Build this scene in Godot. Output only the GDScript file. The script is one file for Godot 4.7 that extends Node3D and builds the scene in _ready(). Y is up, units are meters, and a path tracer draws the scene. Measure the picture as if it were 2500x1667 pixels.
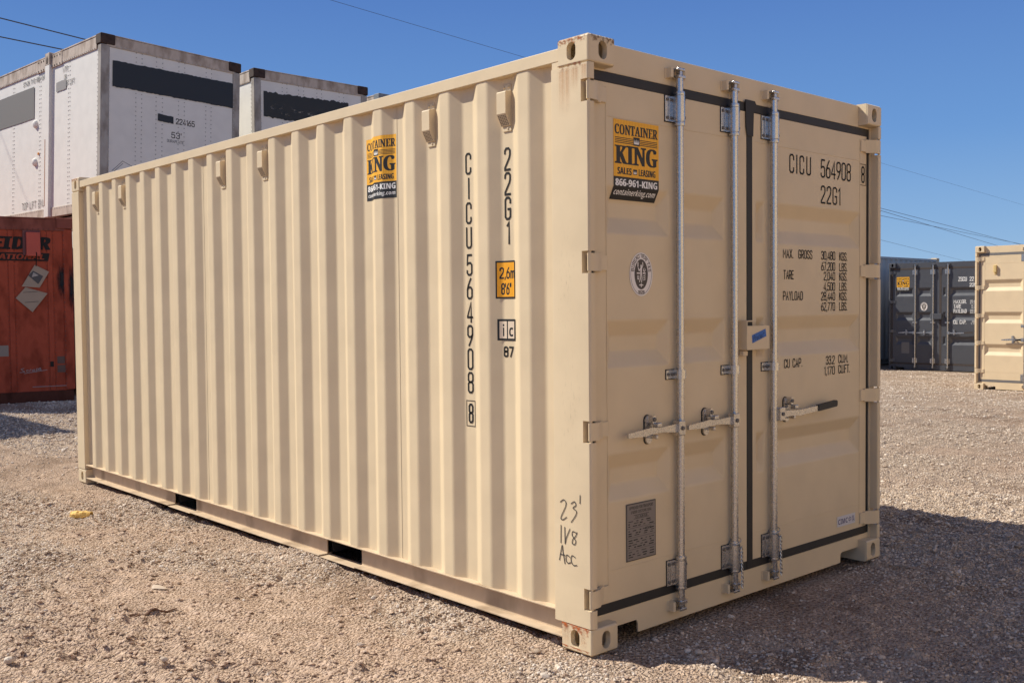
extends Node3D
# A container yard: one tan 20-foot container in front, other containers behind it, gravelled dirt, wires.

const PITCH := 0.2788
const Z_OUT := -0.0115
const Z_IN := -0.0450
const DOOR_X := -0.05

# ---------------------------------------------------------------- mesh builder
class MB:
	var v := PackedVector3Array()
	var n := PackedVector3Array()
	var uv := PackedVector2Array()
	var col := PackedColorArray()
	var xf := Transform3D()
	func put(p: Vector3, nn: Vector3, u: Vector2) -> void:
		v.append(xf * p); n.append((xf.basis * nn).normalized()); uv.append(u)
	func tri(a: Vector3, b: Vector3, c: Vector3, na: Vector3, nb: Vector3, nc: Vector3, ua := Vector2.ZERO, ub := Vector2.ZERO, uc := Vector2.ZERO) -> void:
		var flip := (b - a).cross(c - a).dot(na + nb + nc) < 0.0
		if xf.basis.determinant() < 0.0: flip = not flip
		if flip:
			put(a, na, ua); put(b, nb, ub); put(c, nc, uc)
		else:
			put(a, na, ua); put(c, nc, uc); put(b, nb, ub)
	func ftri(a: Vector3, b: Vector3, c: Vector3, out: Vector3) -> void:
		var g := (b - a).cross(c - a).normalized()
		if g.dot(out) < 0.0: g = -g
		tri(a, b, c, g, g, g)
	func quadn(a: Vector3, b: Vector3, c: Vector3, d: Vector3, na: Vector3, nb: Vector3, nc: Vector3, nd: Vector3, ua := Vector2.ZERO, ub := Vector2.ZERO, uc := Vector2.ZERO, ud := Vector2.ZERO) -> void:
		tri(a, b, c, na, nb, nc, ua, ub, uc); tri(a, c, d, na, nc, nd, ua, uc, ud)
	func quad(a: Vector3, b: Vector3, c: Vector3, d: Vector3, out: Vector3) -> void:
		var g := (b - a).cross(d - a)
		if g.length() < 1e-12: g = (c - b).cross(d - b)
		g = g.normalized()
		if g.dot(out) < 0.0: g = -g
		quadn(a, b, c, d, g, g, g, g)
	func sheet(x0: float, y0: float, x1: float, y1: float, z := 0.0) -> void:
		var o := Vector3(0, 0, 1)
		quadn(Vector3(x0, y0, z), Vector3(x1, y0, z), Vector3(x1, y1, z), Vector3(x0, y1, z), o, o, o, o, Vector2(0, 1), Vector2(1, 1), Vector2(1, 0), Vector2(0, 0))
	func box(lo: Vector3, hi: Vector3, b := 0.0) -> void:
		if b <= 0.0:
			var c := [lo, hi]
			for i in 3:
				for s in 2:
					var o := Vector3.ZERO
					o[i] = 1.0 if s == 1 else -1.0
					var j := (i + 1) % 3
					var k := (i + 2) % 3
					var q := []
					for t in [[0, 0], [1, 0], [1, 1], [0, 1]]:
						var p := Vector3.ZERO
						p[i] = c[s][i]; p[j] = c[t[0]][j]; p[k] = c[t[1]][k]
						q.append(p)
					quadn(q[0], q[1], q[2], q[3], o, o, o, o)
			return
		var pts := {}
		for sx in [-1, 1]:
			for sy in [-1, 1]:
				for sz in [-1, 1]:
					var s := Vector3(sx, sy, sz)
					var corner := Vector3(hi.x if sx > 0 else lo.x, hi.y if sy > 0 else lo.y, hi.z if sz > 0 else lo.z)
					for i in 3:
						var p := corner - s * b
						p[i] = corner[i]
						pts[[sx, sy, sz, i]] = p
		for i in 3:
			var j := (i + 1) % 3
			var k := (i + 2) % 3
			for s in [-1, 1]:
				var o := Vector3.ZERO
				o[i] = s
				var q := []
				for t in [[-1, -1], [1, -1], [1, 1], [-1, 1]]:
					var key := [0, 0, 0, i]
					key[i] = s; key[j] = t[0]; key[k] = t[1]
					q.append(pts[key])
				quadn(q[0], q[1], q[2], q[3], o, o, o, o)
			for sj in [-1, 1]:
				for sk in [-1, 1]:
					var nj := Vector3.ZERO
					var nk := Vector3.ZERO
					nj[j] = sj; nk[k] = sk
					var q := []
					for t in [[-1, j], [-1, k], [1, k], [1, j]]:
						var key := [0, 0, 0, t[1]]
						key[i] = t[0]; key[j] = sj; key[k] = sk
						q.append(pts[key])
					quadn(q[0], q[1], q[2], q[3], nj, nk, nk, nj)
		for sx in [-1, 1]:
			for sy in [-1, 1]:
				for sz in [-1, 1]:
					tri(pts[[sx, sy, sz, 0]], pts[[sx, sy, sz, 1]], pts[[sx, sy, sz, 2]], Vector3(sx, 0, 0), Vector3(0, sy, 0), Vector3(0, 0, sz))
	# polygon in (x, z) carried from y0 to y1
	func prism(poly: PackedVector2Array, y0: float, y1: float, smooth_deg := 30.0, caps := true) -> void:
		var m := poly.size()
		var area := 0.0
		for i in m: area += poly[i].cross(poly[(i + 1) % m])
		var sg := 1.0 if area > 0.0 else -1.0
		var en := []
		for i in m:
			var d: Vector2 = (poly[(i + 1) % m] - poly[i]).normalized()
			en.append(Vector2(d.y, -d.x) * sg)
		var lim := cos(deg_to_rad(smooth_deg))
		for i in m:
			var e: Vector2 = en[i]
			var pe: Vector2 = en[(i + m - 1) % m]
			var ne: Vector2 = en[(i + 1) % m]
			var a: Vector2 = (e + pe).normalized() if e.dot(pe) > lim else e
			var b: Vector2 = (e + ne).normalized() if e.dot(ne) > lim else e
			var p := poly[i]
			var q := poly[(i + 1) % m]
			quadn(Vector3(p.x, y0, p.y), Vector3(q.x, y0, q.y), Vector3(q.x, y1, q.y), Vector3(p.x, y1, p.y), Vector3(a.x, 0, a.y), Vector3(b.x, 0, b.y), Vector3(b.x, 0, b.y), Vector3(a.x, 0, a.y))
		if caps:
			var t := Geometry2D.triangulate_polygon(poly)
			for i in range(0, t.size(), 3):
				for s in [[y0, -1.0], [y1, 1.0]]:
					var o := Vector3(0, s[1], 0)
					tri(Vector3(poly[t[i]].x, s[0], poly[t[i]].y), Vector3(poly[t[i + 1]].x, s[0], poly[t[i + 1]].y), Vector3(poly[t[i + 2]].x, s[0], poly[t[i + 2]].y), o, o, o)
	# rings [radius, height] turned about the y axis through c
	func lathe(rings: Array, c: Vector3, seg := 16, smooth := true) -> void:
		for i in rings.size() - 1:
			var r0: float = rings[i][0]
			var h0: float = rings[i][1]
			var r1: float = rings[i + 1][0]
			var h1: float = rings[i + 1][1]
			var sl := Vector2(h1 - h0, r0 - r1)
			if sl.length() < 1e-9: continue
			sl = sl.normalized()
			for k in seg:
				var a0 := TAU * k / seg
				var a1 := TAU * (k + 1) / seg
				var am := (a0 + a1) * 0.5
				var d0 := Vector3(cos(a0), 0, sin(a0))
				var d1 := Vector3(cos(a1), 0, sin(a1))
				var n0 := d0 * sl.x + Vector3.UP * sl.y
				var n1 := d1 * sl.x + Vector3.UP * sl.y
				if not smooth:
					n0 = Vector3(cos(am), 0, sin(am)) * sl.x + Vector3.UP * sl.y
					n1 = n0
				quadn(c + d0 * r0 + Vector3.UP * h0, c + d1 * r0 + Vector3.UP * h0, c + d1 * r1 + Vector3.UP * h1, c + d0 * r1 + Vector3.UP * h1, n0, n1, n1, n0)
	func tube(path: PackedVector3Array, r: float, seg := 8) -> void:
		var prev := []
		for i in path.size():
			var t := (path[mini(i + 1, path.size() - 1)] - path[maxi(i - 1, 0)]).normalized()
			var a := t.cross(Vector3.UP if absf(t.y) < 0.9 else Vector3.RIGHT).normalized()
			var b := t.cross(a)
			var ring := []
			for k in seg:
				var an := TAU * k / seg
				ring.append(a * cos(an) + b * sin(an))
			if i > 0:
				for k in seg:
					var k2 := (k + 1) % seg
					quadn(path[i - 1] + prev[k] * r, path[i - 1] + prev[k2] * r, path[i] + ring[k2] * r, path[i] + ring[k] * r, prev[k], prev[k2], ring[k2], ring[k])
			prev = ring
	# flat stroke of width w along points, in the xy plane of xf
	func stroke(p: PackedVector2Array, w: float, z := 0.0) -> void:
		var m := p.size()
		if m < 2: return
		var closed := p[0].distance_to(p[m - 1]) < 1e-5
		var l := []
		var r := []
		for i in m:
			var d0 := Vector2.ZERO
			var d1 := Vector2.ZERO
			if i > 0: d0 = (p[i] - p[i - 1]).normalized()
			elif closed: d0 = (p[0] - p[m - 2]).normalized()
			if i < m - 1: d1 = (p[i + 1] - p[i]).normalized()
			elif closed: d1 = (p[1] - p[0]).normalized()
			if d0 == Vector2.ZERO: d0 = d1
			if d1 == Vector2.ZERO: d1 = d0
			var t := (d0 + d1).normalized()
			if t == Vector2.ZERO: t = d0
			var nn := Vector2(-t.y, t.x)
			var k := minf(1.6, 1.0 / maxf(0.4, nn.dot(Vector2(-d0.y, d0.x))))
			var q := p[i]
			if not closed and i == 0: q -= d1 * w * 0.4
			if not closed and i == m - 1: q += d0 * w * 0.4
			l.append(q + nn * w * 0.5 * k); r.append(q - nn * w * 0.5 * k)
		var o := Vector3(0, 0, 1)
		for i in m - 1:
			quadn(Vector3(l[i].x, l[i].y, z), Vector3(r[i].x, r[i].y, z), Vector3(r[i + 1].x, r[i + 1].y, z), Vector3(l[i + 1].x, l[i + 1].y, z), o, o, o, o)
	func mesh() -> ArrayMesh:
		var a := []
		a.resize(Mesh.ARRAY_MAX)
		a[Mesh.ARRAY_VERTEX] = v; a[Mesh.ARRAY_NORMAL] = n; a[Mesh.ARRAY_TEX_UV] = uv
		if col.size() == v.size() and col.size() > 0: a[Mesh.ARRAY_COLOR] = col
		var m := ArrayMesh.new()
		m.add_surface_from_arrays(Mesh.PRIMITIVE_TRIANGLES, a)
		return m

# ---------------------------------------------------------------- small picture painter, for flat print only
class Ras:
	var im: Image
	var w: int
	var h: int
	func _init(ww: int, hh: int, c: Color) -> void:
		w = ww; h = hh
		im = Image.create(ww, hh, false, Image.FORMAT_RGBA8)
		im.fill(c)
	func rect(x0: float, y0: float, x1: float, y1: float, c: Color) -> void:
		im.fill_rect(Rect2i(int(x0), int(y0), maxi(1, int(x1 - x0)), maxi(1, int(y1 - y0))), c)
	func tri(a: Vector2, b: Vector2, c: Vector2, k: Color) -> void:
		var x0 := maxi(0, int(floor(minf(a.x, minf(b.x, c.x)))))
		var x1 := mini(w - 1, int(ceil(maxf(a.x, maxf(b.x, c.x)))))
		var y0 := maxi(0, int(floor(minf(a.y, minf(b.y, c.y)))))
		var y1 := mini(h - 1, int(ceil(maxf(a.y, maxf(b.y, c.y)))))
		var ar := (b - a).cross(c - a)
		if absf(ar) < 1e-6: return
		for y in range(y0, y1 + 1):
			for x in range(x0, x1 + 1):
				var p := Vector2(x + 0.5, y + 0.5)
				var u := (b - a).cross(p - a) / ar
				var t := (c - b).cross(p - b) / ar
				var s := (a - c).cross(p - c) / ar
				if u >= -0.001 and t >= -0.001 and s >= -0.001: im.set_pixel(x, y, k)
	func ellipse(cx: float, cy: float, rx: float, ry: float, k: Color) -> void:
		for y in range(maxi(0, int(cy - ry)), mini(h, int(cy + ry) + 1)):
			for x in range(maxi(0, int(cx - rx)), mini(w, int(cx + rx) + 1)):
				if pow((x + 0.5 - cx) / rx, 2) + pow((y + 0.5 - cy) / ry, 2) <= 1.0: im.set_pixel(x, y, k)
	func line(a: Vector2, b: Vector2, t: float, k: Color) -> void:
		var d := (b - a).normalized()
		var nn := Vector2(-d.y, d.x) * t * 0.5
		tri(a + nn, b + nn, b - nn, k); tri(a + nn, b - nn, a - nn, k)
	func strokes(polys: Array, t: float, k: Color) -> void:
		for p in polys:
			for i in p.size() - 1: line(p[i], p[i + 1], t, k)
			for q in p: ellipse(q.x, q.y, t * 0.5, t * 0.5, k)
	func tex() -> ImageTexture:
		im.generate_mipmaps()
		return ImageTexture.create_from_image(im)

# ---------------------------------------------------------------- stencil letters as strokes
var GLYPH := {
	"A": [4.2, "0 0,2.1 10,4.2 0|0.8 3.4,3.4 3.4"], "B": [4.0, "0 5.3,3 5.3,4 6.3,4 9,3 10,0 10,0 0,3 0,4 1,4 4.3,3 5.3"], "C": [4.0, "4 7.4,4 9,3 10,1 10,0 9,0 1,1 0,3 0,4 1,4 2.6"],
	"D": [4.0, "0 0,0 10,2.6 10,4 8.6,4 1.4,2.6 0,0 0"], "E": [3.6, "3.6 10,0 10,0 0,3.6 0|0 5.3,3 5.3"], "F": [3.6, "3.6 10,0 10,0 0|0 5.3,3 5.3"], "G": [4.0, "4 7.6,4 9,3 10,1 10,0 9,0 1,1 0,3 0,4 1,4 4.6,2.2 4.6"],
	"H": [4.0, "0 0,0 10|4 0,4 10|0 5.2,4 5.2"], "I": [0.0, "0 0,0 10"], "K": [4.0, "0 0,0 10|4 10,0 4.6|1.4 6.2,4 0"], "L": [3.6, "0 10,0 0,3.6 0"], "M": [5.0, "0 0,0 10,2.5 3.5,5 10,5 0"], "N": [4.0, "0 0,0 10,4 0,4 10"],
	"O": [4.0, "2 0,1 0,0 1,0 9,1 10,3 10,4 9,4 1,3 0,2 0"], "P": [4.0, "0 0,0 10,3 10,4 9,4 5.6,3 4.6,0 4.6"], "R": [4.0, "0 0,0 10,3 10,4 9,4 5.6,3 4.6,0 4.6|2 4.6,4 0"],
	"S": [4.0, "4 7.8,4 9,3 10,1 10,0 9,0 6.6,1 5.6,3 4.6,4 3.6,4 1,3 0,1 0,0 1,0 2.2"], "T": [4.0, "2 0,2 10|0 10,4 10"], "U": [4.0, "0 10,0 1,1 0,3 0,4 1,4 10"], "V": [4.0, "0 10,2 0,4 10"], "W": [6.0, "0 10,1.4 0,3 8,4.6 0,6 10"],
	"X": [4.0, "0 0,4 10|0 10,4 0"], "Y": [4.0, "2 0,2 4.6|0 10,2 4.6,4 10"], "Z": [4.0, "0 10,4 10,0 0,4 0"], "Q": [4.0, "2 0,1 0,0 1,0 9,1 10,3 10,4 9,4 1,3 0,2 0|2.4 2.5,4.4 -0.6"],
	"0": [4.0, "2 0,1 0,0 1,0 9,1 10,3 10,4 9,4 1,3 0,2 0"], "1": [1.3, "0 8.4,1.3 10,1.3 0"], "2": [4.0, "0 7.8,0 9,1 10,3 10,4 9,4 7,3.4 5.4,0 1,0 0,4 0"], "3": [4.0, "0 8,0 9,1 10,3 10,4 9,4 6.3,3 5.3,4 4.3,4 1,3 0,1 0,0 1,0 2|1.5 5.3,3 5.3"],
	"4": [4.0, "3 0,3 10,0 3,0 2.4,4.2 2.4"], "5": [4.0, "3.8 10,0.4 10,0 5.2,1.2 6,3 6,4 5,4 1,3 0,1 0,0 1,0 2"], "6": [4.0, "3 10,2 8.6,0.5 6,0 4.4,0 1,1 0,3 0,4 1,4 4.6,3 5.6,1 5.6,0 4.4"], "7": [4.0, "0 10,4 10,1.2 0"],
	"8": [4.0, "2 5.3,1 5.3,0 6.3,0 9,1 10,3 10,4 9,4 6.3,3 5.3,1 5.3,0 4.3,0 1,1 0,3 0,4 1,4 4.3,3 5.3"], "9": [4.0, "1 0,2 1.4,3.5 4,4 5.6,4 9,3 10,1 10,0 9,0 5.4,1 4.4,3 4.4,4 5.6"],
	".": [0.2, "0.1 0,0.1 0.5"], ",": [0.5, "0.4 0.6,0.4 0,0 -1.3"], "'": [0.0, "0 10,0 7.4"], "\"": [1.3, "0 10,0 7.4|1.3 10,1.3 7.4"], "-": [2.4, "0 5,2.4 5"], " ": [3.0, ""],
	"i": [0.0, "0 0,0 6.6|0 8.8,0 9.4"], "c": [3.4, "3.4 5,3 6.4,1 6.6,0 5.6,0 1,1 0,3 0.1,3.4 1.6"], "m": [5.2, "0 0,0 6.6|0 5.2,1 6.6,2 6.4,2.6 5.2,2.6 0|2.6 5.2,3.6 6.6,4.6 6.4,5.2 5.2,5.2 0"],
}

func glyph_lines(code: String) -> Array:
	var out := []
	for s in code.split("|", false):
		var p := PackedVector2Array()
		for q in s.split(",", false):
			var t := q.split(" ", false)
			p.append(Vector2(float(t[0]), float(t[1])) * 0.1)
		out.append(p)
	return out

# polylines of a line of stencil text: capitals h high, squeezed or stretched to the width w
func text_lines(s: String, h: float, w: float, st: float, gap := 1.9) -> Array:
	var nat := 0.0
	for i in s.length():
		nat += GLYPH[s[i]][0] + (gap if i > 0 else 0.0)
	var k := (w - st) / maxf(nat, 0.01) * 10.0
	if w <= 0.0: k = h * 0.85
	var x := st * 0.5
	var out := []
	for i in s.length():
		var g: Array = GLYPH[s[i]]
		for p in glyph_lines(g[1]):
			var q := PackedVector2Array()
			for a in p: q.append(Vector2(x + a.x * k, st * 0.5 + a.y * (h - st)))
			out.append(q)
		x += (g[0] + gap) * 0.1 * k
	return out

func lettering(parent: Node3D, s: String, xf: Transform3D, h: float, w: float, st: float, mat: Material, gap := 1.9) -> void:
	var b := MB.new()
	b.xf = xf
	for p in text_lines(s, h, w, st, gap): b.stroke(p, st)
	part("lettering", b, mat, parent)

# triangles of a font's text, its bounding box scaled to the unit square, y up
var text_cache := {}
func font_tris(s: String, family: String, weight := 700) -> PackedVector2Array:
	var key := s + family + str(weight)
	if text_cache.has(key): return text_cache[key]
	var f := SystemFont.new()
	f.font_names = PackedStringArray([family]); f.font_weight = weight
	var tm := TextMesh.new()
	tm.font = f; tm.font_size = 64; tm.pixel_size = 0.01; tm.depth = 0.0; tm.text = s; tm.curve_step = 1.0
	var out := PackedVector2Array()
	for k in tm.get_surface_count():
		var a := tm.surface_get_arrays(k)
		var vv: PackedVector3Array = a[Mesh.ARRAY_VERTEX]
		var ii = a[Mesh.ARRAY_INDEX]
		if ii == null or ii.size() == 0:
			for p in vv: out.append(Vector2(p.x, p.y))
		else:
			for i in ii: out.append(Vector2(vv[i].x, vv[i].y))
	var lo := Vector2(1e9, 1e9)
	var hi := -lo
	for p in out:
		lo = lo.min(p); hi = hi.max(p)
	for i in out.size(): out[i] = (out[i] - lo) / (hi - lo)
	text_cache[key] = out
	return out

func ras_text(r: Ras, s: String, family: String, x0: float, y0: float, x1: float, y1: float, c: Color, shear := 0.0) -> void:
	var t := font_tris(s, family)
	for i in range(0, t.size() - 2, 3):
		var q := []
		for k in 3: q.append(Vector2(x0 + (x1 - x0) * t[i + k].x + shear * t[i + k].y, y1 - (y1 - y0) * t[i + k].y))
		r.tri(q[0], q[1], q[2], c)

func mesh_text(b: MB, s: String, family: String, x0: float, y0: float, x1: float, y1: float, shear := 0.0, z := 0.0) -> void:
	var t := font_tris(s, family)
	var o := Vector3(0, 0, 1)
	for i in range(0, t.size() - 2, 3):
		var q := []
		for k in 3: q.append(Vector3(x0 + (x1 - x0) * t[i + k].x + shear * t[i + k].y, y0 + (y1 - y0) * t[i + k].y, z))
		b.tri(q[0], q[1], q[2], o, o, o)

# ---------------------------------------------------------------- scene helpers
var used := {}
func numbered(called: String) -> String:
	used[called] = used.get(called, 0) + 1
	return called if used[called] == 1 else "%s_%03d" % [called, used[called] - 1]

func thing(called: String, label: String, category: String, at := Transform3D(), group := "") -> Node3D:
	var o := Node3D.new()
	o.name = numbered(called)
	o.transform = at
	add_child(o, true)
	tag(o, label, category, group)
	return o

func tag(o: Node, label: String, category: String, group := "") -> void:
	o.set_meta("label", label)
	o.set_meta("category", category)
	if group != "": o.set_meta("group", group)

func part(called: String, b: MB, mat: Material, parent: Node, label := "") -> MeshInstance3D:
	return part_mesh(called, b.mesh(), mat, parent, label)

func part_mesh(called: String, m: Mesh, mat: Material, parent: Node, label := "") -> MeshInstance3D:
	var o := MeshInstance3D.new()
	var i := 0
	var nm := called
	while parent.has_node(nm):
		i += 1
		nm = "%s_%03d" % [called, i]
	o.name = nm
	o.mesh = m
	o.material_override = mat
	parent.add_child(o, true)
	if label != "": o.set_meta("label", label)
	return o

func lin(r: float, g: float, b: float) -> Color:
	return Color(r, g, b).linear_to_srgb()

func mat(c: Color, rough := 0.6, metal := 0.0) -> StandardMaterial3D:
	var m := StandardMaterial3D.new()
	m.albedo_color = c; m.roughness = rough; m.metallic = metal
	return m

func noise_tex(size: int, freq: float, seed_: int, ramp: Array, kind := FastNoiseLite.TYPE_SIMPLEX_SMOOTH, oct := 4) -> ImageTexture:
	var f := FastNoiseLite.new()
	f.noise_type = kind; f.frequency = freq; f.seed = seed_; f.fractal_octaves = oct
	f.fractal_type = FastNoiseLite.FRACTAL_FBM if oct > 1 else FastNoiseLite.FRACTAL_NONE
	var im := f.get_seamless_image(size, size, false, false, 0.12, true)
	var g := Gradient.new()
	g.offsets = PackedFloat32Array(ramp.map(func(q): return q[0]))
	g.colors = PackedColorArray(ramp.map(func(q): return q[1]))
	var out := Image.create(size, size, false, Image.FORMAT_RGB8)
	for y in size:
		for x in size: out.set_pixel(x, y, g.sample(im.get_pixel(x, y).r))
	out.generate_mipmaps()
	return ImageTexture.create_from_image(out)

func normal_tex(size: int, freq: float, seed_: int, strength: float, kind := FastNoiseLite.TYPE_SIMPLEX_SMOOTH, oct := 3) -> ImageTexture:
	var f := FastNoiseLite.new()
	f.noise_type = kind; f.frequency = freq; f.seed = seed_; f.fractal_octaves = oct
	var im := f.get_seamless_image(size, size, false, false, 0.12, true)
	im.convert(Image.FORMAT_RGBA8)
	im.bump_map_to_normal_map(strength)
	im.generate_mipmaps()
	return ImageTexture.create_from_image(im)

func grey(v: float) -> Color: return Color(v, v, v)

var paint_mottle: ImageTexture
var paint_wave: ImageTexture
var grime: ImageTexture
func worn(c: Color, rough := 0.7) -> StandardMaterial3D:
	var m := paint(c, rough, 0.05, 0.25)
	m.albedo_texture = grime
	m.uv1_scale = Vector3(0.55, 0.3, 0.55)
	return m

func paint(c: Color, rough := 0.45, wave := 0.12, spec := 0.5) -> StandardMaterial3D:
	var m := mat(c, rough)
	m.metallic_specular = spec
	m.albedo_texture = paint_mottle
	m.uv1_triplanar = true
	m.uv1_scale = Vector3(0.9, 0.9, 0.9)
	m.normal_enabled = true
	m.normal_texture = paint_wave
	m.normal_scale = wave
	return m

func decal_mat(t: Texture2D, rough := 0.6) -> StandardMaterial3D:
	var m := mat(Color.WHITE, rough)
	m.albedo_texture = t
	return m

func door_xf(z: float, y: float, x: float) -> Transform3D:
	return Transform3D(Basis(Vector3(0, 0, -1), Vector3(0, 1, 0), Vector3(1, 0, 0)), Vector3(x, y, z))

func side_xf(x: float, y: float, z: float) -> Transform3D:
	return Transform3D(Basis(), Vector3(x, y, z))

func print_sheet(called: String, parent: Node, xf: Transform3D, w: float, h: float, m: Material, label := "") -> void:
	var b := MB.new()
	b.xf = xf
	b.sheet(0, 0, w, h)
	part(called, b, m, parent, label)
# ---------------------------------------------------------------- shipping container pieces
func hole_face(b: MB, o: Vector3, u: Vector3, v: Vector3, w: Vector3, lo: Vector2, hi: Vector2, c: Vector2, hw: float, hh: float, depth: float) -> void:
	var angles := []
	for i in 28: angles.append(TAU * i / 28.0)
	for q in [lo, hi, Vector2(lo.x, hi.y), Vector2(hi.x, lo.y)]: angles.append(fposmod((q - c).angle(), TAU))
	angles.sort()
	var outer := []
	var inner := []
	for a in angles:
		var d := Vector2(cos(a), sin(a))
		var tx := ((hi.x if d.x > 0 else lo.x) - c.x) / d.x if absf(d.x) > 1e-6 else 1e9
		var ty := ((hi.y if d.y > 0 else lo.y) - c.y) / d.y if absf(d.y) > 1e-6 else 1e9
		outer.append(c + d * minf(tx, ty))
		var l := hh - hw
		var t := hw / maxf(absf(d.x), 1e-6)
		if absf(t * d.y) > l:
			var s := l * signf(d.y)
			t = d.y * s + sqrt(maxf(0.0, hw * hw - s * s * d.x * d.x))
		inner.append(c + d * t)
	var m := angles.size()
	for i in m:
		var j := (i + 1) % m
		var p := []
		for q in [inner[i], outer[i], outer[j], inner[j]]: p.append(o + u * q.x + v * q.y)
		b.quadn(p[0], p[1], p[2], p[3], w, w, w, w)
		var ni: Vector3 = u * (c - inner[i]).x + v * (c - inner[i]).y
		var nj: Vector3 = u * (c - inner[j]).x + v * (c - inner[j]).y
		b.quadn(p[0], p[3], p[3] - w * depth, p[0] - w * depth, ni, nj, nj, ni)

# corner casting whose outer corner is the origin of xf, filling the negative octant
func casting(b: MB) -> void:
	var L := Vector3(0.178, 0.118, 0.162)
	var r := 0.011
	hole_face(b, Vector3.ZERO, Vector3(0, 0, 1), Vector3(0, 1, 0), Vector3(1, 0, 0), Vector2(-L.z + 0.003, -L.y + r), Vector2(-r, -r), Vector2(-0.088, -0.060), 0.026, 0.038, 0.026)
	hole_face(b, Vector3.ZERO, Vector3(1, 0, 0), Vector3(0, 1, 0), Vector3(0, 0, 1), Vector2(-L.x + 0.003, -L.y + r), Vector2(-r, -r), Vector2(-0.098, -0.060), 0.026, 0.038, 0.026)
	var X := Vector3(1, 0, 0)
	var Y := Vector3(0, 1, 0)
	var Z := Vector3(0, 0, 1)
	for s in [[-r, 0.0, Y], [-L.y + r, -L.y, -Y]]:
		var ya: float = s[0]
		var yb: float = s[1]
		var N: Vector3 = s[2]
		b.quadn(Vector3(-r, yb, -r), Vector3(-L.x, yb, -r), Vector3(-L.x, yb, -L.z), Vector3(-r, yb, -L.z), N, N, N, N)
		b.quadn(Vector3(0, ya, -r), Vector3(0, ya, -L.z + 0.003), Vector3(-r, yb, -L.z + 0.003), Vector3(-r, yb, -r), X, X, N, N)
		b.quadn(Vector3(-r, ya, 0), Vector3(-L.x + 0.003, ya, 0), Vector3(-L.x + 0.003, yb, -r), Vector3(-r, yb, -r), Z, Z, N, N)
		b.tri(Vector3(0, ya, -r), Vector3(-r, ya, 0), Vector3(-r, yb, -r), X, Z, N)
	b.quadn(Vector3(0, -r, -r), Vector3(0, -L.y + r, -r), Vector3(-r, -L.y + r, 0), Vector3(-r, -r, 0), X, X, Z, Z)
	b.quad(Vector3(-L.x, 0, -r), Vector3(-L.x, -L.y, -r), Vector3(-L.x, -L.y, -L.z), Vector3(-L.x, 0, -L.z), -X)
	b.quad(Vector3(-L.x, 0, -r), Vector3(-L.x, -L.y, -r), Vector3(-L.x + 0.003, -L.y + r, 0), Vector3(-L.x + 0.003, -r, 0), -X)
	b.quad(Vector3(-r, 0, -L.z), Vector3(-r, -L.y, -L.z), Vector3(-L.x, -L.y, -L.z), Vector3(-L.x, 0, -L.z), -Z)
	b.quad(Vector3(-r, 0, -L.z), Vector3(-r, -L.y, -L.z), Vector3(0, -L.y + r, -L.z + 0.003), Vector3(0, -r, -L.z + 0.003), -Z)
	var lo := Vector3(-0.166, -0.108, -0.150)
	var hi := Vector3(-0.024, -0.010, -0.024)
	b.quad(lo, Vector3(lo.x, hi.y, lo.z), Vector3(lo.x, hi.y, hi.z), Vector3(lo.x, lo.y, hi.z), X)
	b.quad(lo, Vector3(hi.x, lo.y, lo.z), Vector3(hi.x, hi.y, lo.z), Vector3(lo.x, hi.y, lo.z), Z)
	b.quad(lo, Vector3(hi.x, lo.y, lo.z), Vector3(hi.x, lo.y, hi.z), Vector3(lo.x, lo.y, hi.z), Y)
	b.quad(Vector3(lo.x, hi.y, lo.z), Vector3(hi.x, hi.y, lo.z), Vector3(hi.x, hi.y, hi.z), Vector3(lo.x, hi.y, hi.z), -Y)

# the corrugated outline of a long side between xa (nearer the door) and xb, as [point, normal] pairs
func corrugation(xa: float, xb: float) -> Array:
	var pts := PackedVector2Array()
	var k := -2
	while true:
		var x0 := -0.372 - PITCH * (k - 0)
		for q in [[0.0, Z_OUT], [0.067, Z_IN], [0.144, Z_IN], [0.208, Z_OUT]]: pts.append(Vector2(x0 + PITCH - 0.2788 + q[0], q[1]))
		k += 1
		if x0 < xb - 0.6: break
	var arr := Array(pts)
	arr.sort_custom(func(a, c): return a.x > c.x)
	var out := []
	var r := 0.011
	for i in range(1, arr.size() - 1):
		var p: Vector2 = arr[i]
		var d0: Vector2 = (arr[i - 1] - p).normalized()
		var d1: Vector2 = (arr[i + 1] - p).normalized()
		for t in 5:
			var f := t / 4.0
			var q := (p + d0 * r) * (1 - f) * (1 - f) + p * 2.0 * f * (1 - f) + (p + d1 * r) * f * f
			var tg := (d1 * f - d0 * (1 - f)).normalized()
			out.append([q, Vector2(tg.y, -tg.x)])
	var cut := []
	for i in out.size() - 1:
		var a: Vector2 = out[i][0]
		var c: Vector2 = out[i + 1][0]
		for x in [xa, xb]:
			if a.x > x and c.x <= x:
				var f: float = (a.x - x) / (a.x - c.x)
				cut.append([a.lerp(c, f), out[i][1].lerp(out[i + 1][1], f)])
				if x == xb: return cut
		if c.x < xa and c.x > xb: cut.append(out[i + 1])
	return cut

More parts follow.
